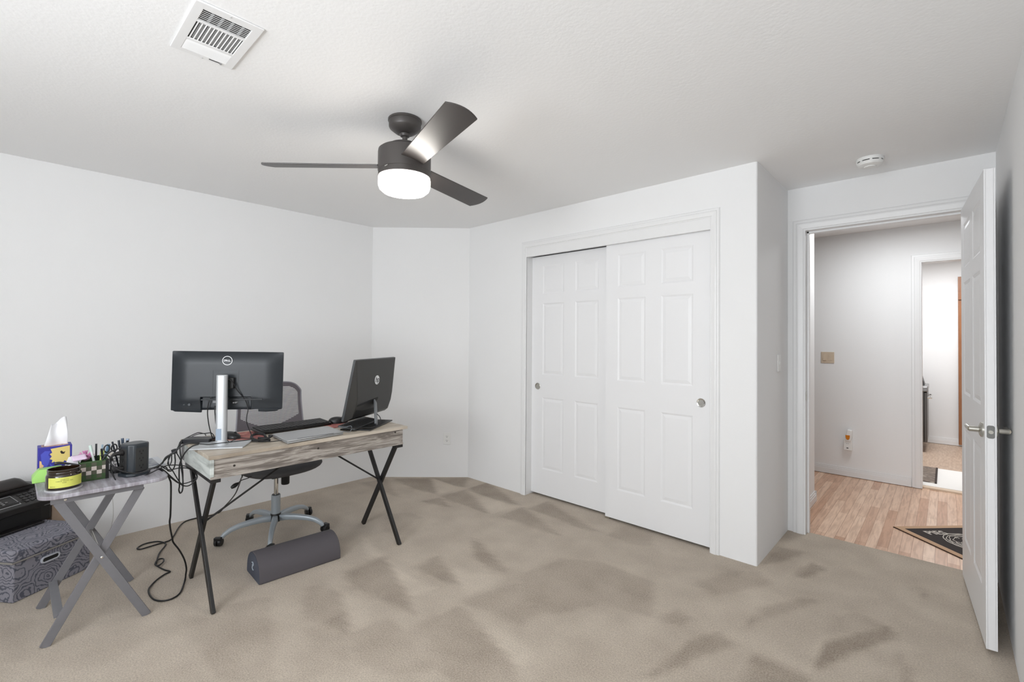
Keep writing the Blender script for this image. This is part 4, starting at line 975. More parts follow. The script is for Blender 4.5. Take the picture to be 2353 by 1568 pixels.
def tis(u, v):
    y = .118 + .086 * u + .026 * v * (1 - u) - .006 * v * v * u; x = -3.240 + .012 * math.sin(u * 7 + v * 2) * (.4 + v) + .01 * math.sin(v * 5)
    return (x, y, tz1 - .005 + (.110 + .028 * u - .010 * math.sin(u * 6)) * v)
MB().grid(tis, 20, 16).build('tissue', mat('tissue_white', (244, 244, 246), .8), tb, solid=.0008, smooth=True)
# green faceted dish
q = MB(); G0, G1 = Vector((-3.02, .068)), Vector((-3.20, .180)); gx0, gx1, gy0, gy1 = -3.196, -3.112, .078, .190
q.add([(gx0, gy0, TT), (gx1, gy0, TT), (gx1, gy1, TT), (gx0, gy1, TT), (gx0, gy0, TT + .024), (gx1, gy0, TT + .024), (gx1, gy1, TT + .024), (gx0, gy1, TT + .024),
       (gx0 + .015, gy0 + .022, TT + .056), (gx1 - .022, gy0 + .022, TT + .056), (gx1 - .022, gy1 - .01, TT + .056), (gx0 + .015, gy1 - .01, TT + .056)],
      [(0, 3, 2, 1), (0, 1, 5, 4), (1, 2, 6, 5), (2, 3, 7, 6), (3, 0, 4, 7), (4, 5, 9, 8), (5, 6, 10, 9), (6, 7, 11, 10), (7, 4, 8, 11), (8, 9, 10, 11)])
q.lone('green_box', mat('lime_plastic', (168, 222, 118), .4), 'lime green faceted plastic box at the left end of the tray', 'box', bevel=.002)
# open organiser pouch with checks
og = thing('pencil_pouch', (-3.06, .31, TT), 'green checked fabric pouch full of pens and trinkets', 'pencil pouch')
ox0, ox1, oy0, oy1, oh = -3.12, -2.985, .228, .335, .092
GRN = mat('pouch_green', (66, 92, 56), .8, var=14, scale=60); GRD = mat('pouch_dark', (40, 52, 42), .8); CRM = mat('pouch_cream', (226, 214, 206), .8); OLV = mat('pouch_olive', (92, 94, 78), .8)
q = MB(); q.box(ox0, ox1, oy0, oy0 + .004, TT, TT + oh).box(ox0, ox1, oy1 - .004, oy1, TT, TT + oh).box(ox0, ox0 + .004, oy0, oy1, TT, TT + oh).box(ox1 - .004, ox1, oy0, oy1, TT, TT + oh).box(ox0, ox1, oy0, oy1, TT, TT + .004)
q.build('pouch_body', GRN, og, bevel=.002)
ck = .019
for i in range(5):
    for j in range(4):
        y = oy0 + .006 + i * ck; z = TT + .010 + j * ck
        if y + ck > oy1: continue
        cm = CRM if ((i + j) % 2 == 0 and j in (1, 2)) else (OLV if (i + j) % 2 else None)
        if cm: MB().box(ox1, ox1 + .0008, y, y + ck - .0005, z, z + ck - .0005).build('check_patch', cm, og)
MB().box(ox1 - .001, ox1 + .0015, oy1 - .012, oy1 + .001, TT, TT + oh + .002).build('side_strap', BLACK, og)
# pens and trinkets, each its own thing
def pen(a, b, r_, col, label, cat='pen', name='pen', cap=None):
    t_ = thing(name, tuple(a), label, cat)
    MB().tube([a, b], r_, n=10, smooth=False).build('barrel', mat('pen_%d_%d_%d' % col, col, .35), t_, smooth='auto')
    d = (Vector(b) - Vector(a)); c0 = Vector(a) + d * .80
    if cap: MB().tube([tuple(c0), tuple(Vector(b) + d * .01)], r_ * 1.2, n=10, smooth=False).build('cap', mat('pen_%d_%d_%d' % cap, cap, .35), t_, smooth='auto')
    return t_
zb = TT + .006
pen((-3.05, .300, zb), (-3.055, .272, zb + .150), .0052, (232, 238, 236), 'white pen leaning left in the green pouch', cap=(214, 232, 224))
pen((-3.05, .310, zb), (-3.06, .318, zb + .115), .007, (214, 226, 130), 'pale yellow marker in the green pouch', 'marker', 'marker', cap=(222, 234, 140))
pen((-3.08, .315, zb), (-3.10, .322, zb + .140), .004, (170, 190, 206), 'grey-blue pen at the back of the pouch')
pen((-3.10, .320, zb), (-3.09, .345, zb + .138), .006, (122, 160, 192), 'blue marker at the right of the pouch', 'marker', 'marker', cap=(120, 156, 186))
pen((-3.10, .300, zb), (-3.115, .300, zb + .145), .004, (40, 42, 46), 'black pen standing behind the white pen')
pen((-3.04, .322, zb), (-3.03, .312, zb + .132), .0045, (34, 36, 42), 'black pen beside the pale yellow marker')
# second group to the right, in a dark wire cup hidden behind the tower
wc = thing('wire_cup', (-3.10, .40, TT), 'dark wire cup of pens behind the socket tower', 'pen cup')
q = MB()
for z in (.002, .03, .06, .09): q.tube([(-3.10 + .042 * math.cos(k * math.pi / 8), .395 + .042 * math.sin(k * math.pi / 8), TT + z) for k in range(17)], .0016, n=5, sub=1)
for k in range(16): a = k * math.pi / 8; q.tube([(-3.10 + .042 * math.cos(a), .395 + .042 * math.sin(a), TT), (-3.10 + .042 * math.cos(a), .395 + .042 * math.sin(a), TT + .092)], .0013, n=5, smooth=False)
q.build('wire_basket', BLACK, wc); MB().lathe([(0, 0), (.042, 0), (.042, .003), (0, .003)], c=(-3.10, .395, TT), n=24).build('cup_base', BLACK, wc)
pen((-3.10, .39, zb), (-3.12, .362, zb + .145), .004, (46, 50, 60), 'dark pen leaning left in the wire cup')
pen((-3.09, .40, zb), (-3.10, .385, zb + .150), .0042, (28, 28, 30), 'black pen in the middle of the wire cup', cap=(60, 64, 70))
pen((-3.10, .41, zb), (-3.12, .402, zb + .155), .005, (196, 206, 214), 'pale grey pen in the wire cup', cap=(70, 84, 104))
pen((-3.08, .40, zb), (-3.06, .415, zb + .150), .0045, (40, 46, 54), 'dark slate pen leaning right in the wire cup', cap=(32, 34, 38))
pen((-3.115, .40, zb), (-3.13, .425, zb + .148), .006, (186, 200, 220), 'light blue marker leaning right in the wire cup', 'marker', 'marker', cap=(170, 186, 208))
sc_ = thing('scissors', (-3.07, .36, TT), 'black-handled scissors standing between pouch and socket tower', 'scissors')
MB().bar((-3.07, .365, zb), (-3.068, .352, zb + .10), .010, .002, (1, 0, 0)).build('blade', CHROME, sc_)
for s in (-.014, .014):
    c = (-3.068, .350 + s, zb + .122); MB().tube([(c[0], c[1] + .011 * math.cos(k * .7854), c[2] + .018 * math.sin(k * .7854)) for k in range(9)], .003, n=6, sub=3).build('handle', BLACK, sc_, smooth=True)
# pink scrunchie, white card, black clip, crumpled wrappers
q = MB(); pc_ = Vector((-3.075, .258, TT + .098))
for k in range(46):
    a, e = random.uniform(0, 6.28), random.uniform(0, 1.4); d = Vector((math.cos(a) * math.cos(e), math.sin(a) * math.cos(e), math.sin(e)))
    q.tube([tuple(pc_ + d * .012), tuple(pc_ + d * (.028 + random.uniform(0, .008)))], .0024, n=5, smooth=False)
q.lathe([(0, -.018), (.016, -.010), (.019, 0), (.014, .012), (0, .017)], c=tuple(pc_), n=16)
q.lone('pink_scrunchie', mat('pink_fabric', (222, 150, 196), .7), 'spiky pink scrunchie poking out of the green pouch', 'scrunchie')
q = MB(); q.grid(lambda u, v: (-3.02 + .006 * math.sin(v * 4) - .03 * v, .235 - .006 * v + .05 * (u - .5), TT + .096 + .020 * v + .004 * u), 6, 6)
q.lone('pink_tag', mat('lilac_plastic', (226, 204, 226), .5), 'pale pink curled tag on the front of the pouch', 'tag', solid=.0015, smooth=True)
MB().add([(-3.03, .178, TT + .068), (-2.99, .222, TT + .070), (-3.06, .252, TT + .112), (-3.105, .200, TT + .104)], [(0, 1, 2, 3)]).lone('white_card', mat('card_white', (238, 236, 240), .6), 'blank white card leaning between tissue box and pouch', 'card', solid=.001)
q = MB(); q.tube([(-3.005, .148, TT + .100), (-2.995, .165, TT + .103), (-2.96, .205, TT + .096), (-2.945, .225, TT + .092)], lambda t: .0075 - .004 * t, n=8)
q.lone('hair_clip', mat('clip_black', (28, 28, 34), .3), 'black hair clip above the candle jar rim', 'hair clip', smooth=True)
def crumple(c, r_, col, name, label, cat):
    bm = bmesh.new(); bmesh.ops.create_icosphere(bm, subdivisions=2, radius=r_)
    for v in bm.verts: v.co *= random.uniform(.62, 1.15); v.co.z *= .8
    q = MB(); vs = [tuple(Vector(c) + v.co) for v in bm.verts]; q.add(vs, [tuple(x.index for x in f.verts) for f in bm.faces]); bm.free()
    return q.lone(name, mat(name + '_m', col, .4), label, cat)
crumple((-3.07, .165, TT + .036), .022, (150, 196, 176), 'mint_wrapper', 'mint green crumpled wrapper in front of the tissue box', 'wrapper')
crumple((-3.035, .19, TT + .040), .016, (212, 226, 232), 'foil_wrapper', 'silver crumpled wrapper beside the mint one', 'wrapper')
# socket tower
stw = thing('power_tower', (-2.955, .405, TT), 'black tower power strip with cables on the tray table', 'power strip')
Mt = Matrix.Translation((-2.975, .432, 0)) @ Matrix.Rotation(R(22), 4, 'Z')
cut = .022; hwT = .050
octo = [(hwT, -hwT + cut), (hwT, hwT - cut), (hwT - cut, hwT), (-hwT + cut, hwT), (-hwT, hwT - cut), (-hwT, -hwT + cut), (-hwT + cut, -hwT), (hwT - cut, -hwT)]
TWM = mat('tower_shell', (44, 50, 56), .34)
MB(Mt).prism(octo, TT + .016, TT + .158).build('tower_body', TWM, stw, bevel=.008, seg=4)
MB(Mt).prism([(x * 1.12, y * 1.12) for x, y in octo], TT, TT + .016).build('tower_foot', TWM, stw, bevel=.004)
FCM = mat('socket_face', (52, 52, 52), .45)
for fx in (0, -90):
    Mf = Mt @ Matrix.Rotation(R(fx), 4, 'Z') @ Matrix.Translation((hwT, 0, 0)) @ Matrix(((0, 0, 1, 0), (1, 0, 0, 0), (0, 1, 0, 0), (0, 0, 0, 1)))
    MB(Mf).prism(rrect(-.026, .026, TT + .022, TT + .138, .006), 0, .002).build('socket_panel', FCM, stw, bevel=.0008)
    for zz in (.045, .080, .115):
        q = MB(Mf); q.box(-.009, -.006, TT + zz + .002, TT + zz + .010, .0015, .003).box(.006, .009, TT + zz + .002, TT + zz + .010, .0015, .003).prism(circle(.0034, 10, (0, TT + zz - .006)), .0015, .003)
        q.build('socket_slots', SLOT, stw)
# plugs on the left face of the tower
pf = Mt @ Vector((0.0, -hwT - .003, 0)); pd = (Mt.to_3x3() @ Vector((0, -1, 0))).normalized()
for zz, nm in ((.118, 'upper'), (.042, 'lower')):
    c = Vector((pf.x, pf.y, TT + zz)); q = MB(); q.tube([c, c + pd * .022 + Vector((0, 0, .002)), c + pd * .045 + Vector((0, 0, -.003))], lambda t: .013 - .007 * t, n=10)
    q.lone('power_plug', mat('plug_black', (24, 22, 23), .45), 'black plug in the %s left socket of the power tower' % nm, 'plug', smooth=True)
# papers and photo behind the tower at the right end of the tray
ph = thing('framed_photo', (-3.03, .50, TT), 'small pale-framed photo lying at the right end of the tray', 'photo')
Mp = Matrix.Translation((-3.10, .495, TT + .001)) @ Matrix.Rotation(R(12), 4, 'Z') @ Matrix.Rotation(R(14), 4, 'Y')
MB(Mp).box(-.055, .055, -.075, .075, .014, .020).build('frame', mat('frame_pale', (214, 218, 224), .4), ph, bevel=.001)
MB(Mp).box(-.045, .045, -.062, .045, .020, .0208).build('picture', mix_mat('photo_print', [(.35, (60, 64, 84)), (.5, (130, 136, 150)), (.7, (190, 192, 196))], scale=18, rough=.2, dist=1), ph)

# ---------------- storage box with rose print, printer, cardboard box ----------------
def rose_mat():
    m = bpy.data.materials.new('rose_fabric'); m.use_nodes = True; t = m.node_tree; b = t.nodes['Principled BSDF']; b.inputs['Roughness'].default_value = .85
    tc = t.nodes.new('ShaderNodeTexCoord'); nz = t.nodes.new('ShaderNodeTexNoise'); nz.inputs['Scale'].default_value = 26; t.links.new(tc.outputs['Object'], nz.inputs['Vector'])
    ad = t.nodes.new('ShaderNodeMix'); ad.data_type = 'VECTOR' if hasattr(ad, 'data_type') else 'VECTOR'; ad.inputs[0].default_value = .035
    t.links.new(tc.outputs['Object'], ad.inputs[4]); t.links.new(nz.outputs['Color'], ad.inputs[5])
    vo = t.nodes.new('ShaderNodeTexVoronoi'); vo.inputs['Scale'].default_value = 8.5; vo.inputs['Randomness'].default_value = .75; t.links.new(ad.outputs[1], vo.inputs['Vector'])
    mu_ = t.nodes.new('ShaderNodeMath'); mu_.operation = 'MULTIPLY'; mu_.inputs[1].default_value = 56; t.links.new(vo.outputs['Distance'], mu_.inputs[0])
    n2 = t.nodes.new('ShaderNodeTexNoise'); n2.inputs['Scale'].default_value = 18; t.links.new(tc.outputs['Object'], n2.inputs['Vector'])
    m3 = t.nodes.new('ShaderNodeMath'); m3.operation = 'MULTIPLY_ADD'; m3.inputs[1].default_value = 5; t.links.new(n2.outputs[0], m3.inputs[0]); t.links.new(mu_.outputs[0], m3.inputs[2])
    sn = t.nodes.new('ShaderNodeMath'); sn.operation = 'SINE'; t.links.new(m3.outputs[0], sn.inputs[0])
    sh = t.nodes.new('ShaderNodeMath'); sh.operation = 'MULTIPLY_ADD'; sh.inputs[1].default_value = .5; sh.inputs[2].default_value = .5; t.links.new(sn.outputs[0], sh.inputs[0])
    cr = t.nodes.new('ShaderNodeValToRGB'); t.links.new(sh.outputs[0], cr.inputs[0]); e = cr.color_ramp.elements
    e[0].position = .10; e[0].color = lin((88, 90, 101)); e[1].position = .38; e[1].color = lin((140, 138, 147))
    t.links.new(cr.outputs[0], b.inputs['Base Color']); return m
ROSE = rose_mat()
bu = Vector((-.575, .818, 0)).normalized(); bw = Vector((-bu.y, bu.x, 0))   # along the front; away from the room
bo_ = Vector((-3.434, .025, 0)); M = Matrix((bu, bw, Vector((0, 0, 1)))).transposed().to_4x4(); M.translation = bo_
sb = thing('storage_box', tuple(bo_ + bu * .17 + bw * .2), 'grey rose-print fabric storage box with lid on the carpet', 'storage box')
BL, BD = .385, .53
MB(M).box(.004, BL - .004, .004, BD, 0, .205).build('body', ROSE, sb, bevel=.006)
MB(M).box(-.006, BL + .004, -.006, BD + .006, .203, .262).build('lid', ROSE, sb, bevel=.012, seg=3)
MB(M).tube([(-.008, BD, .205), (-.008, -.008, .205), (BL + .006, -.008, .205), (BL + .006, BD, .205)], .0042, n=8, smooth=False).build('lid_piping', mat('piping_grey', (142, 138, 132), .8), sb)
Mh = M @ Matrix(((1, 0, 0, 0), (0, 0, 1, 0), (0, 1, 0, 0), (0, 0, 0, 1)))
q = MB(Mh); o_ = rrect(.125, .215, .140, .174, .016, 8); i_ = rrect(.132, .208, .147, .167, .0095, 8); q.ring(o_, i_, -.004, .006); q.build('handle_ring', mat('ring_grey', (196, 198, 206), .4), sb, bevel=.001)
MB(Mh).prism(i_, -.001, .004).build('handle_hole', SLOT, sb)
# printer
pr = thing('printer', tuple(bo_ + bu * .2 + bw * .25 + Vector((0, 0, .262))), 'black multifunction printer on top of the rose-print box', 'printer')
PZ = .262; PB = mat('printer_black', (25, 23, 23), .3)
Mpz = M @ Matrix.Translation((-.028, .288, PZ))
PW, PD = .435, .25
MB(Mpz).box(0, PW, .02, PD, .0, .150).build('body', PB, pr, bevel=.006)
MB(Mpz).box(.03, PW - .06, .012, .03, .022, .090).build('paper_slot', mat('slot_black', (8, 8, 8), .5), pr)
q = MB(Mpz); q.add([(-.01, -.01, .092), (PW + .01, -.01, .092), (PW + .01, -.01, .128), (-.01, -.01, .128), (-.01, .11, .140), (PW + .01, .11, .140), (PW + .01, .11, .188), (-.01, .11, .188)],
      [(0, 1, 2, 3), (4, 7, 6, 5), (0, 4, 5, 1), (3, 2, 6, 7), (1, 5, 6, 2), (0, 3, 7, 4)]).build('control_panel', PB, pr, bevel=.004)
MB(Mpz).box(-.01, PW + .01, .11, PD + .01, .140, .208).build('scanner_body', PB, pr, bevel=.008)
q = MB(Mpz); q.grid(lambda u, v: (-.005 + (PW - .03) * u, .10 + (PD - .10) * v, .208 + .046 * math.sin(math.pi * min(1, v * 1.2)) ** .7 * math.sin(math.pi * min(.5, u) if u < .5 else math.pi * (.5)) * (1 if u < .9 else (1 - u) * 10)), 24, 14)
q.build('document_feeder', mat('feeder_black', (38, 33, 31), .35), pr, smooth=True, solid=.004)
MB(Mpz).box(.02, PW - .07, -.030, .03, .004, .014).build('output_tray', PB, pr, bevel=.003)
# keys sit on the sloping panel
sl = math.atan2(.060, .12); Mk = Mpz @ Matrix.Translation((0, -.01, .1285)) @ Matrix.Rotation(sl, 4, 'X')
q = MB(Mk)
for i in range(4):
    for j in range(4): q.prism(rrect(.30 + i * .028, .30 + i * .028 + .018, .026 + j * .022, .026 + j * .022 + .012, .004, 3), 0, .003)
q.build('keypad', mat('key_dark', (44, 42, 42), .35), pr)
rect_ring(MB(Mk), .0, .275, .022, .110, .003, .272, .026, .106, 0, .0015).build('panel_outline', mat('outline_silver', (170, 170, 172), .3, .6), pr)
q = MB(Mk)
for x_, y_ in ((.19, .065), (.21, .078), (.21, .052), (.23, .065), (.21, .065)): q.prism(rrect(x_ - .006, x_ + .006, y_ - .004, y_ + .004, .003, 3), 0, .003)
q.build('arrow_keys', mat('key_light', (120, 118, 118), .4), pr)
MB(Mk).box(.02, .15, .035, .095, 0, .001).build('display', mat('lcd', (70, 74, 74), .2), pr)
Mpf = Mpz @ Matrix(((1, 0, 0, 0), (0, 0, 1, -.0105), (0, 1, 0, 0), (0, 0, 0, 1)))
q = MB(Mpf); q.ring([(x + .415, y + .112) for x, y in circle(.008, 16)], [(x + .415, y + .112) for x, y in circle(.0062, 16)], -.0008, .0005); q.box(.375, .425, .0965, .098, -.0008, .0005).build('badge', MATS['outline_silver'], pr)
# cardboard box further back
MB(M).box(.428, .51, .33, .42, 0, .42).lone('cardboard_box', mat('cardboard', (176, 154, 134), .8, var=6), 'tan cardboard box standing behind the storage box', 'box', bevel=.002)

# ---------------- cables ----------------
CABLES = {
 'floor_cord': [(-2.93, 0.523, 0.678),(-2.94, 0.54, 0.662),(-2.951, 0.561, 0.639),(-2.961, 0.575, 0.607),(-2.971, 0.583, 0.568),(-2.982, 0.585, 0.423),(-2.992, 0.584, 0.379),(-3.002, 0.588, 0.347),(-3.013, 0.594, 0.316),(-3.023, 0.602, 0.278),(-3.033, 0.61, 0.247),(-3.044, 0.64, 0.192),(-3.054, 0.665, 0.131),(-3.064, 0.677, 0.076),(-3.075, 0.677, 0.039),(-3.085, 0.676, 0.006),(-2.954, 0.629, 0.006),(-2.912, 0.589, 0.006),(-2.917, 0.549, 0.006),(-2.959, 0.521, 0.006),(-3.026, 0.512, 0.006),(-3.097, 0.517, 0.006),(-3.141, 0.534, 0.006),(-3.196, 0.57, 0.006),(-3.238, 0.613, 0.006),(-3.253, 0.641, 0.006),(-3.297, 0.624, 0.006),(-3.366, 0.608, 0.006),(-3.411, 0.598, 0.012),(-3.463, 0.622, 0.012),(-3.457, 0.644, 0.012),(-3.412, 0.639, 0.012),(-3.375, 0.612, 0.012),(-3.403, 0.602, 0.006),(-3.501, 0.625, 0.006),(-3.589, 0.653, 0.006),(-3.671, 0.693, 0.006),(-3.71, 0.705, 0.006),(-3.761, 0.693, 0.006),(-3.798, 0.664, 0.006),(-3.804, 0.608, 0.006),(-3.763, 0.567, 0.006),(-3.728, 0.577, 0.006),(-3.732, 0.621, 0.006),(-3.742, 0.686, 0.006),(-3.752, 0.734, 0.006),(-3.809, 0.765, 0.006),(-3.964, 0.827, 0.006),(-4.043, 0.873, 0.006),(-4.068, 0.912, 0.006),(-4.072, 0.943, 0.006),(-4.071, 1.004, 0.006),(-4.053, 1.03, 0.006),(-4.077, 1.107, 0.006),(-3.918, 1.101, 0.096),(-3.758, 1.094, 0.184),(-3.598, 1.076, 0.272),(-3.439, 1.045, 0.362),(-3.28, 1.01, 0.45),(-3.12, 0.968, 0.521),(-3.12, 0.973, 0.665)],
 'hub_a': [(-3.12, 0.652, 0.767),(-3.107, 0.664, 0.778),(-3.093, 0.689, 0.794),(-3.08, 0.718, 0.809),(-3.067, 0.73, 0.812),(-3.053, 0.748, 0.807),(-3.04, 0.774, 0.809),(-3.027, 0.782, 0.805),(-3.013, 0.785, 0.797),(-3.0, 0.783, 0.787)],
 'hub_b': [(-3.14, 0.656, 0.762),(-3.13, 0.671, 0.773),(-3.12, 0.698, 0.783),(-3.11, 0.726, 0.796),(-3.1, 0.751, 0.799),(-3.09, 0.762, 0.797),(-3.08, 0.764, 0.788)],
 'mon_left': [(-2.93, 0.777, 1.084),(-2.935, 0.765, 1.069),(-2.94, 0.751, 1.022),(-2.945, 0.74, 0.986),(-2.95, 0.738, 0.937),(-2.955, 0.743, 0.894),(-2.96, 0.75, 0.856),(-2.965, 0.76, 0.817),(-2.97, 0.77, 0.785),(-2.975, 0.77, 0.769),(-2.98, 0.76, 0.761)],
 'mon_left2': [(-2.94, 0.77, 0.971),(-2.938, 0.77, 0.941),(-2.936, 0.772, 0.911),(-2.934, 0.774, 0.88),(-2.932, 0.779, 0.85),(-2.93, 0.782, 0.819)],
 'mon_right': [(-2.86, 0.787, 1.107),(-2.858, 0.805, 1.119),(-2.855, 0.818, 1.115),(-2.853, 0.833, 1.098),(-2.851, 0.849, 1.064),(-2.848, 0.871, 1.032),(-2.846, 0.893, 0.999),(-2.844, 0.903, 0.968),(-2.842, 0.905, 0.943),(-2.839, 0.899, 0.914),(-2.837, 0.897, 0.883),(-2.835, 0.905, 0.852),(-2.832, 0.916, 0.82),(-2.83, 0.924, 0.798)],
 'desk_front': [(-2.82, 0.603, 0.808),(-2.81, 0.626, 0.811),(-2.8, 0.652, 0.805),(-2.79, 0.675, 0.801),(-2.78, 0.703, 0.796),(-2.77, 0.739, 0.797),(-2.76, 0.796, 0.797),(-2.75, 0.874, 0.797),(-2.74, 0.894, 0.8),(-2.73, 0.927, 0.794),(-2.72, 0.973, 0.778),(-2.71, 1.014, 0.777),(-2.7, 1.033, 0.777)],
 'desk_front2': [(-2.82, 0.799, 0.799),(-2.816, 0.808, 0.787),(-2.812, 0.827, 0.794),(-2.808, 0.856, 0.802),(-2.804, 0.891, 0.796),(-2.8, 0.918, 0.791)],
 'loop_a': [(-2.78, 0.658, 0.804),(-2.795, 0.636, 0.796),(-2.81, 0.616, 0.776),(-2.825, 0.602, 0.746),(-2.84, 0.596, 0.719),(-2.855, 0.594, 0.687),(-2.87, 0.597, 0.634),(-2.885, 0.602, 0.583),(-2.9, 0.603, 0.559),(-2.915, 0.612, 0.537),(-2.93, 0.624, 0.543),(-2.945, 0.63, 0.575),(-2.96, 0.63, 0.619),(-2.975, 0.627, 0.659),(-2.99, 0.63, 0.696),(-3.005, 0.629, 0.724),(-3.02, 0.63, 0.755),(-3.035, 0.637, 0.772),(-3.05, 0.645, 0.778)],
 'tower_plug_a': [(-2.8, 0.666, 0.803),(-2.806, 0.645, 0.808),(-2.813, 0.623, 0.809),(-2.819, 0.605, 0.803),(-2.826, 0.585, 0.79),(-2.832, 0.572, 0.773),(-2.839, 0.556, 0.762),(-2.846, 0.537, 0.75),(-2.852, 0.527, 0.73),(-2.858, 0.521, 0.717),(-2.865, 0.49, 0.702),(-2.872, 0.457, 0.69),(-2.878, 0.432, 0.686),(-2.884, 0.408, 0.689),(-2.891, 0.375, 0.703),(-2.898, 0.351, 0.721),(-2.904, 0.334, 0.742),(-2.911, 0.329, 0.759),(-2.917, 0.335, 0.773),(-2.924, 0.352, 0.781),(-2.93, 0.371, 0.781)],
 'tower_plug_b': [(-3.05, 0.637, 0.778),(-3.046, 0.627, 0.751),(-3.041, 0.613, 0.731),(-3.037, 0.591, 0.721),(-3.032, 0.569, 0.699),(-3.028, 0.545, 0.674),(-3.023, 0.529, 0.659),(-3.019, 0.499, 0.65),(-3.014, 0.462, 0.646),(-3.01, 0.408, 0.661),(-3.006, 0.356, 0.686),(-3.001, 0.326, 0.699),(-2.997, 0.309, 0.712),(-2.992, 0.305, 0.727),(-2.988, 0.312, 0.75),(-2.983, 0.328, 0.776),(-2.979, 0.345, 0.79),(-2.974, 0.368, 0.798),(-2.97, 0.38, 0.799)],
 'tray_loop': [(-2.93, 0.298, 0.784),(-2.928, 0.317, 0.785),(-2.926, 0.333, 0.768),(-2.924, 0.336, 0.729),(-2.922, 0.341, 0.697),(-2.92, 0.35, 0.668),(-2.918, 0.363, 0.644),(-2.917, 0.388, 0.635),(-2.915, 0.421, 0.639),(-2.913, 0.455, 0.656),(-2.911, 0.49, 0.669),(-2.909, 0.52, 0.683),(-2.907, 0.545, 0.692),(-2.905, 0.57, 0.692),(-2.903, 0.598, 0.687),(-2.901, 0.627, 0.677),(-2.899, 0.637, 0.67),(-2.897, 0.661, 0.652),(-2.895, 0.678, 0.628),(-2.893, 0.681, 0.606),(-2.892, 0.667, 0.587),(-2.89, 0.643, 0.574),(-2.888, 0.622, 0.579),(-2.886, 0.597, 0.601),(-2.884, 0.566, 0.638),(-2.882, 0.541, 0.671),(-2.88, 0.52, 0.693)],
 'loop_b': [(-2.9, 0.497, 0.69),(-2.906, 0.523, 0.697),(-2.911, 0.547, 0.676),(-2.917, 0.564, 0.667),(-2.922, 0.582, 0.665),(-2.928, 0.608, 0.665),(-2.934, 0.645, 0.656),(-2.939, 0.671, 0.635),(-2.945, 0.688, 0.612),(-2.951, 0.69, 0.592),(-2.956, 0.665, 0.576),(-2.962, 0.636, 0.571),(-2.968, 0.614, 0.578),(-2.973, 0.592, 0.6),(-2.979, 0.571, 0.625),(-2.984, 0.554, 0.65),(-2.99, 0.523, 0.662)],
 'loop_c': [(-3.0, 0.603, 0.732),(-3.003, 0.605, 0.708),(-3.006, 0.607, 0.687),(-3.009, 0.604, 0.656),(-3.011, 0.591, 0.637),(-3.014, 0.576, 0.642),(-3.017, 0.57, 0.659),(-3.02, 0.543, 0.671)],
 'loop_d': [(-3.0, 0.582, 0.729),(-2.996, 0.575, 0.709),(-2.992, 0.575, 0.687),(-2.989, 0.58, 0.662),(-2.985, 0.591, 0.645),(-2.981, 0.604, 0.616),(-2.978, 0.617, 0.588),(-2.974, 0.63, 0.565),(-2.97, 0.638, 0.552)],
 'loop_e': [(-3.01, 0.612, 0.731),(-3.012, 0.63, 0.692),(-3.014, 0.639, 0.658),(-3.016, 0.644, 0.615),(-3.018, 0.645, 0.573),(-3.02, 0.642, 0.544)],
 'loop_f': [(-3.0, 0.59, 0.732),(-3.002, 0.59, 0.711),(-3.003, 0.59, 0.69),(-3.005, 0.583, 0.671),(-3.007, 0.574, 0.68),(-3.008, 0.581, 0.707),(-3.01, 0.588, 0.724)],
 'pigtail': [(-3.05, 0.997, 0.515),(-3.052, 0.975, 0.508),(-3.055, 0.95, 0.504),(-3.058, 0.935, 0.497),(-3.06, 0.927, 0.486)],
 'pigtail_plug': [(-3.06, 0.93, 0.489),(-3.06, 0.89, 0.468)],
 'thin_white': [(-4.05, 0.47, 0.31),(-4.056, 0.478, 0.26),(-4.062, 0.483, 0.2),(-4.068, 0.483, 0.141),(-4.074, 0.477, 0.092),(-4.08, 0.468, 0.049)],
 'tie': [(-3.0, 0.598, 0.751),(-3.0, 0.604, 0.73)],
 'hp_cable': [(-2.72, 1.634, 0.855),(-2.708, 1.645, 0.841),(-2.695, 1.648, 0.82),(-2.682, 1.634, 0.802),(-2.67, 1.607, 0.789),(-2.658, 1.564, 0.784),(-2.645, 1.511, 0.792),(-2.633, 1.437, 0.801),(-2.62, 1.387, 0.808)],
 'hp_cable2': [(-2.64, 1.362, 0.792),(-2.653, 1.405, 0.778),(-2.667, 1.428, 0.786),(-2.68, 1.438, 0.803),(-2.693, 1.433, 0.806),(-2.707, 1.403, 0.801),(-2.72, 1.374, 0.807)],
}

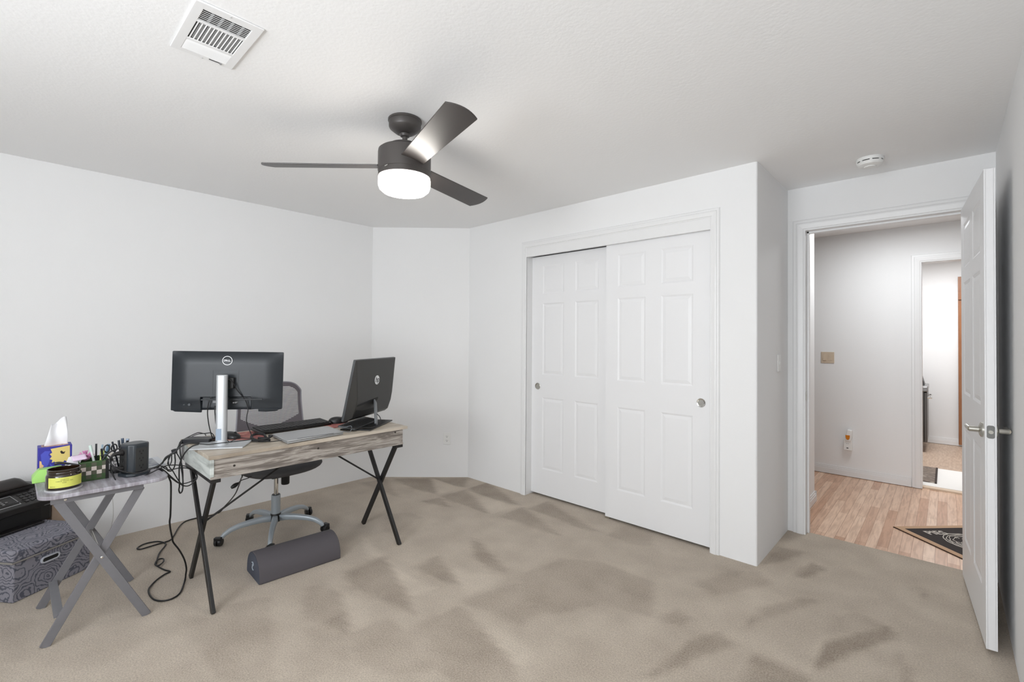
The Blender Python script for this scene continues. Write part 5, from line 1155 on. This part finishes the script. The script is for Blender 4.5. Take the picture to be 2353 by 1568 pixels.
def cable(key, r_, label, name='cable', m_=None, cat='cable', group=None):
    q = MB(); q.tube(CABLES[key], r_, n=8, sub=5); return q.lone(name, m_ or CABLE, label, cat, group, smooth=True)
cable('floor_cord', .0042, 'thick black power cord looping over the carpet between tray and desk', 'cable', cat='power cord')
cable('hub_a', .0026, 'black cable arching over the docking box, upper of two')
cable('hub_b', .0022, 'black cable arching over the docking box, lower of two')
cable('mon_left', .0026, 'black cable hanging left of the monitor column')
cable('mon_left2', .0030, 'black cable dropping straight behind the monitor column')
cable('mon_right', .0026, 'black cable curving down right of the monitor column')
cable('desk_front', .0024, 'long black cable lying across the monitor base to the laptop')
cable('desk_front2', .0020, 'thin black cable beside the monitor base near the red pad')
cable('loop_a', .0034, 'thick black cable hanging in a narrow loop off the desk end')
cable('tower_plug_a', .0036, 'black cable sweeping from the desk to the inner curl left of the power tower')
cable('tower_plug_b', .0036, 'black cable sweeping from the desk to the outer curl left of the power tower')
cable('tray_loop', .0028, 'black cable drooping over the front of the tray and round the desk end')
cable('loop_b', .0026, 'black cable in the wide round loop by the desk leg')
cable('loop_c', .0030, 'short black cable loop hanging under the cable tie')
cable('loop_d', .0026, 'black cable curling down left below the cable tie')
cable('loop_e', .0026, 'black cable running straight down right below the cable tie')
cable('loop_f', .0026, 'small black cable bight beside the cable tie')
cable('pigtail', .0026, 'short black cable end hanging under the desk with connector')
pa, pb = (Vector(p) for p in CABLES['pigtail_plug'])
MB().tube([pa.lerp(pb, k / 8) for k in range(9)], lambda t: .0125 * math.sin(.4 + 2.2 * t), n=12, sub=2).lone('connector', CABLE, 'black connector hanging below the desk underside', 'connector', smooth=True)
cable('thin_white', .0018, 'thin pale cord down the wall behind the tray table', m_=mat('pale_cord', (206, 204, 200), .6), cat='cord')
MB().tube(CABLES['tie'], .012, n=8, smooth=False).lone('cable_tie', mat('tie_black', (44, 44, 48), .8), 'black cable tie bundling the cords beside the desk', 'cable tie', smooth='auto')
cable('hp_cable', .0028, 'black cable curling from the tilted computer onto its base')
cable('hp_cable2', .0016, 'thin pale cable loop at the laptop corner', m_=mat('grey_cord', (120, 126, 132), .5))

for o in bpy.data.objects:
    if '_o' in o: del o['_o']
